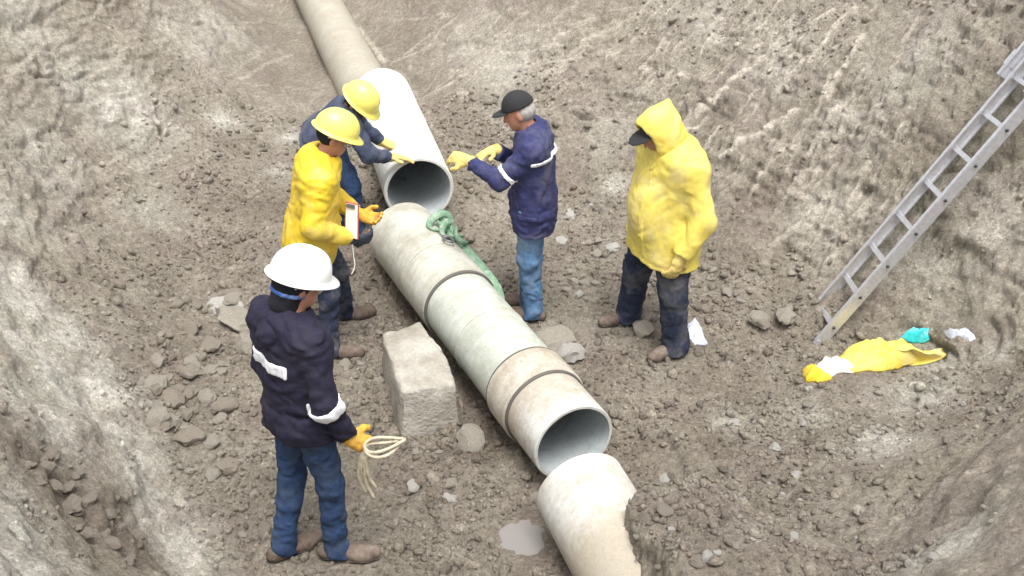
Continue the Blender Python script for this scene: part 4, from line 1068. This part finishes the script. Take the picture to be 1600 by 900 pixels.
# puddle of milky slurry by the lowest pipe
pd_ = hit(825, 838); pz = float(np.mean([ground_z(pd_[0]+a, pd_[1]+b) for a in (-.06, 0, .06) for b in (-.05, 0, .05)]))
bm = bmesh.new(); ring = []
for px, py in ((768,834),(796,832),(808,818),(826,824),(846,838),(872,848),(886,864),(858,874),(826,870),(802,856),(780,846)):
    q = atZ(px, py, pz); ring.append(Vector((pd_[0]+(q[0]-pd_[0])*1.3, pd_[1]+(q[1]-pd_[1])*1.5, pz+.012)))
n_ = len(ring); ring = [.5*((2*ring[i]) + (ring[(i+1) % n_]-ring[i-1])*t + (2*ring[i-1]-5*ring[i]+4*ring[(i+1) % n_]-ring[(i+2) % n_])*t*t + (3*ring[i]-ring[i-1]-3*ring[(i+1) % n_]+ring[(i+2) % n_])*t**3) for i in range(n_) for t in (0, .25, .5, .75)]
_pn = perlin(np.array([[math.cos(6.283*i/len(ring))*2.2, math.sin(6.283*i/len(ring))*2.2, 4.] for i in range(len(ring))])) + .5*perlin(np.array([[v_[0]*30, v_[1]*30, 1.] for v_ in ring]))
ring = [Vector((pd_[0]+(v_[0]-pd_[0])*(1+.55*float(k_)), pd_[1]+(v_[1]-pd_[1])*(1+.55*float(k_)), v_[2])) for v_, k_ in zip(ring, _pn)]
bm.faces.new([bm.verts.new(v_) for v_ in ring])
m, nt, bs = nodes_mat('slurry'); bs.inputs['Base Color'].default_value = (.22, .205, .19, 1); bs.inputs['Roughness'].default_value = .12
pu = bm_obj('puddle', bm, 'slurry'); pu['kind'] = 'structure'

# ---------------------------------------------------------------- things in hands
# rope held by the man in navy
gl = Vector(P1J['rw'] + unit(V3(.75, .25, -.7))*.085)
rp = empty('rope', gl); bpy.context.view_layer.update(); tag(rp, 'beige rope bunched in the orange glove of the man in navy', 'rope')
fx, rx = Vector((.95, .3, 0)), Vector((.3, -.95, 0)); uz = Vector((0, 0, 1))
lp = [gl + fx*(.10+.095*math.cos(t)) + rx*(.03+.045*math.sin(t)) + uz*(.012*math.sin(t*2)+.0) for t in np.linspace(0, 2*math.pi, 30)[:-1]]
obj('coil', sweep(lp, .008, 8, True), 'rope', rp)
lp = [gl + fx*(.085+.080*math.cos(t)) + rx*(.035+.05*math.sin(t)) + uz*(-.02+.012*math.sin(t*2+1)) for t in np.linspace(0, 2*math.pi, 30)[:-1]]
obj('coil', sweep(lp, .008, 8, True), 'rope', rp)
for k, (dx, dz) in enumerate(((-.03, -.30), (-.015, -.24), (.0, -.33), (.012, -.26))):
    pth = smooth_path([gl + fx*.0 - uz*.01, gl + fx*(dx*.6) + rx*.01*k - uz*.10, gl + fx*dx + rx*(.012*k-.01) + uz*(dz*.7), gl + fx*(dx+.03) + rx*(.008*k) + uz*dz], 6)
    obj('strand', sweep(pth, .0085, 7), 'rope', rp)
# clipboard
cw = P2J['rw'] + P2f*.0 + UP*.03 + P2r*.02
cb = empty('clipboard', cw); bpy.context.view_layer.update(); tag(cb, 'white clipboard with red edge held against the bright yellow raincoat', 'clipboard')
f_, r_ = Vector(P2f), Vector(P2r)
cax = (f_*.70+r_*.55).normalized(); cup = (uz*.93+f_*.25).normalized(); cup = (cup-cax*cup.dot(cax)).normalized(); cn = cax.cross(cup)
cc = Vector(cw) + cup*.10 - r_*.0
bm_obj('board', (lambda b: (box_bm(b, cc, (.046), .115, .006, (cax, cup, cn)), b)[1])(bmesh.new()), 'red_board', cb)
sgn = 1 if cn.dot(Vector((0, -1, .3))) > 0 else -1
bm_obj('paper', (lambda b: (box_bm(b, cc+cn*sgn*.010+cax*.004, (.041), .108, .0035, (cax, cup, cn)), b)[1])(bmesh.new()), 'paper', cb)
bm_obj('clip', (lambda b: (box_bm(b, cc+cn*sgn*.018+cup*.098, .030, .012, .004, (cax, cup, cn)), b)[1])(bmesh.new()), 'iron', cb)
obj('cord', sweep(smooth_path([cc-cup*.10, cc-cup*.22+f_*.01, cc-cup*.30+f_*.02, cc-cup*.36+f_*.0], 6), .003, 6), 'paper', cb)

# ---------------------------------------------------------------- stones and clods
rnd = random.Random(42)
VAR = []
for k in range(12):
    bm = rock_bm(rnd, 3, 8, 1, rnd.uniform(.7, 1.), rnd.uniform(.5, .85), .20)
    me = bpy.data.meshes.new('stone'); bm.to_mesh(me); bm.free()
    for q in me.polygons: q.use_smooth = True
    me.set_sharp_from_angle(angle=math.radians(32)); VAR.append(me)
def variant(k, mat):
    key = (k, mat)
    if key not in _vc:
        me = VAR[k].copy(); me.materials.clear(); me.materials.append(MATS[mat]); _vc[key] = me
    return _vc[key]
_vc = {}
def stone(px, py, size, mat, label, group=None, k=None, name='stone', sink=.3, flat=1., yaw=None):
    h_ = hit(px, py); k = rnd.randrange(12) if k is None else k
    o = bpy.data.objects.new(name, variant(k, mat)); C.objects.link(o)
    o.scale = (size*rnd.uniform(.9, 1.15), size*rnd.uniform(.8, 1.1), size*rnd.uniform(.75, 1.)*flat)
    o.rotation_euler = (rnd.uniform(-.3, .3), rnd.uniform(-.3, .3), rnd.uniform(0, 6.28) if yaw is None else yaw)
    o.location = (h_[0], h_[1], ground_z(h_[0], h_[1]) + size*(.5-sink)*flat)
    tag(o, label, 'stone', group); return o
stone(1005, 524, .085, 'clod', 'round tan stone between the boots of the hooded man', k=1, sink=.15)
stone(378, 505, .17, 'clod', 'large pale slab of rock behind the man in navy', k=0, sink=.25, flat=.6)
stone(392, 545, .12, 'clod', 'squarish grey rock below the large pale slab', k=2, sink=.3)
stone(352, 478, .14, 'clod_white', 'long whitish chip of rock leaning on the large slab', k=5, sink=.3, flat=.5)
stone(860, 545, .15, 'clod', 'grey broken lump wedged against the right side of the jointed pipe', k=3, sink=.15)
stone(892, 560, .10, 'clod_white', 'pale broken slab edge standing right of the jointed pipe coupling', k=6, sink=.1)
stone(735, 690, .10, 'clod', 'pointed grey rock under the left side of the jointed pipe', k=7, sink=.2)
stone(1187, 510, .10, 'clod', 'brown rock with flat face between hooded man and ladder', k=8, sink=.2)
stone(1225, 508, .085, 'clod', 'smaller brown rock beside the ladder foot', k=9, sink=.2)
stone(1040, 740, .035, 'clod_white', 'small white pebble right of the open pipe mouth', k=4, sink=.2)
stone(703, 775, .045, 'clod_white', 'white crumbled lump on bare soil left of the pipe mouth', k=3, sink=.25)
stone(645, 755, .05, 'clod_white', 'pale rounded stone on bare soil in front of the concrete block', k=5, sink=.25)
stone(1105, 875, .035, 'clod_white', 'small pale purplish stone low on the right of the half buried pipe', k=2, sink=.2)
def cluster(poly, n, s0, s1, label, group, mats, sink=.3):
    P_ = np.array(poly, float); done = 0; tries = 0
    while done < n and tries < n*40:
        tries += 1
        x = rnd.uniform(P_[:, 0].min(), P_[:, 0].max()); y = rnd.uniform(P_[:, 1].min(), P_[:, 1].max())
        ins = False; j = len(P_)-1
        for i in range(len(P_)):
            if (P_[i, 1] > y) != (P_[j, 1] > y) and x < (P_[j, 0]-P_[i, 0])*(y-P_[i, 1])/(P_[j, 1]-P_[i, 1])+P_[i, 0]: ins = not ins
            j = i
        if not ins: continue
        s = s0*(s1/s0)**(rnd.random()**2.2)
        stone(x, y, s, rnd.choice(mats), label, group, name='clod', sink=sink); done += 1
cluster([(245,590),(300,570),(370,640),(360,700),(280,720),(240,660)], 34, .04, .115, 'brown clod in the heap between white clay bank and man in navy', 'clods heaped by the clay bank', ['clod', 'clod_brown'], .2)
cluster([(250,480),(380,440),(400,560),(330,620),(240,570)], 40, .025, .075, 'loose clod on rubble behind the man in navy', 'rubble behind the man in navy', ['clod', 'clod_brown'])
cluster([(300,720),(420,700),(430,860),(330,880),(290,800)], 22, .02, .075, 'clod on the floor between clay bank and boots of man in navy', 'clods beside the man in navy', ['clod', 'clod_brown'])
cluster([(20,690),(80,690),(150,760),(240,850),(230,890),(170,880),(100,800),(30,730)], 34, .02, .06, 'brown clod stuck in the dark band of the clay bank', 'clods in the clay bank', ['clod_brown'])
cluster([(870,330),(1000,300),(980,400),(930,470),(880,480)], 30, .02, .07, 'grey clod on the rubble between the capped man and hooded man', 'rubble between two men', ['clod', 'clod_white', 'clod'])
cluster([(1090,430),(1260,400),(1260,500),(1110,520)], 26, .02, .06, 'clod at the foot of the bank left of the ladder', 'clods at the bank foot', ['clod', 'clod_brown'])
cluster([(1130,640),(1330,600),(1480,580),(1520,620),(1380,720),(1200,780)], 40, .015, .05, 'pale crumb of rubble on the slope below the yellow raincoat', 'crumbs below the raincoat', ['clod', 'clod_white', 'clod'])
cluster([(1000,760),(1200,760),(1480,880),(1000,890)], 30, .015, .045, 'clod on loose soil right of the half buried pipe', 'clods by the half buried pipe', ['clod', 'clod_brown', 'clod_white'])
cluster([(570,640),(700,680),(760,760),(800,830),(620,860),(590,760)], 26, .014, .04, 'small clod on the bare floor between man in navy and pipe', 'small clods by the pipe', ['clod', 'clod_brown'])
cluster([(530,490),(600,520),(600,640),(570,640),(530,560)], 16, .02, .05, 'clod on the floor beside the concrete block', 'clods by the block', ['clod', 'clod_brown'])

# crumbs too small to count, one mesh
def crumbs(name, seed, n, smin_, ratio, label, sub, hug):
    rs = np.random.RandomState(seed)
    x = rs.uniform(-3.6, 3.4, n*3); y = 3.0 + (rs.random_sample(n*3)**1.25)*6.0
    i = np.searchsorted(gx, x); j = np.searchsorted(gy, y)
    sp = 1-NRM[i, j, 2]; bz = BZ[i, j]
    cl = perlin(np.stack([x*1.6, y*1.6, x*0], 1))
    dens = np.clip(.42 + .6*cl, .05, 1)*np.where(sp < .15, 1., np.where(sp < .30, .45, .12))
    keep = np.where(rs.random_sample(len(x)) < dens)[0][:n]
    keep = keep[np.hypot(x[keep]-pud[0], y[keep]-pud[1]) > .17]
    x, y, i, j = x[keep], y[keep], i[keep], j[keep]; n = len(x)
    idx = i*NY+j; P0 = Pv[idx]; 
    size = (smin_*(ratio**(rs.random_sample(n)**2.2))).astype(np.float32)
    bm = bmesh.new(); bmesh.ops.create_icosphere(bm, subdivisions=sub, radius=1.); T = np.array([v.co[:] for v in bm.verts], np.float32); F = np.array([[v.index for v in f.verts] for f in bm.faces]); bm.free()
    A = rs.normal(size=(n, 3, 3)).astype(np.float32); Q, _ = np.linalg.qr(A)
    S = rs.uniform(.35, 1.25, (n, 1, 3)).astype(np.float32)
    V = T[None]*S*(1+rs.uniform(-.34, .34, (n, len(T), 1)).astype(np.float32)); V = np.einsum('nij,nkj->nki', Q, V)*size[:, None, None] + P0[:, None, :] + Nv[idx][:, None, :]*size[:, None, None]*hug
    FF = (F[None] + (np.arange(n)*len(T))[:, None, None]).reshape(-1, 3)
    me = mesh_np(name, V.reshape(-1, 3), FF, False)
    colr = RGB[idx].copy(); colr[:, :3] *= rs.uniform(.80, 1.35, (n, 1)).astype(np.float32)
    at = me.attributes.new('soil', 'FLOAT_COLOR', 'POINT'); at.data.foreach_set('color', np.repeat(np.clip(colr, 0, .85), len(T), axis=0).ravel())
    o = obj(name, me, 'soil'); o['kind'] = 'stuff'; o['label'] = label; o['category'] = 'soil'
crumbs('soil_crumbs', 5, 36000, .0045, 4.0, 'loose crumbs of soil scattered over the pit floor', 1, .35)
crumbs('soil_rubble', 9, 5200, .014, 3.0, 'mixed small rubble lying thick over the pit floor', 1, .25)
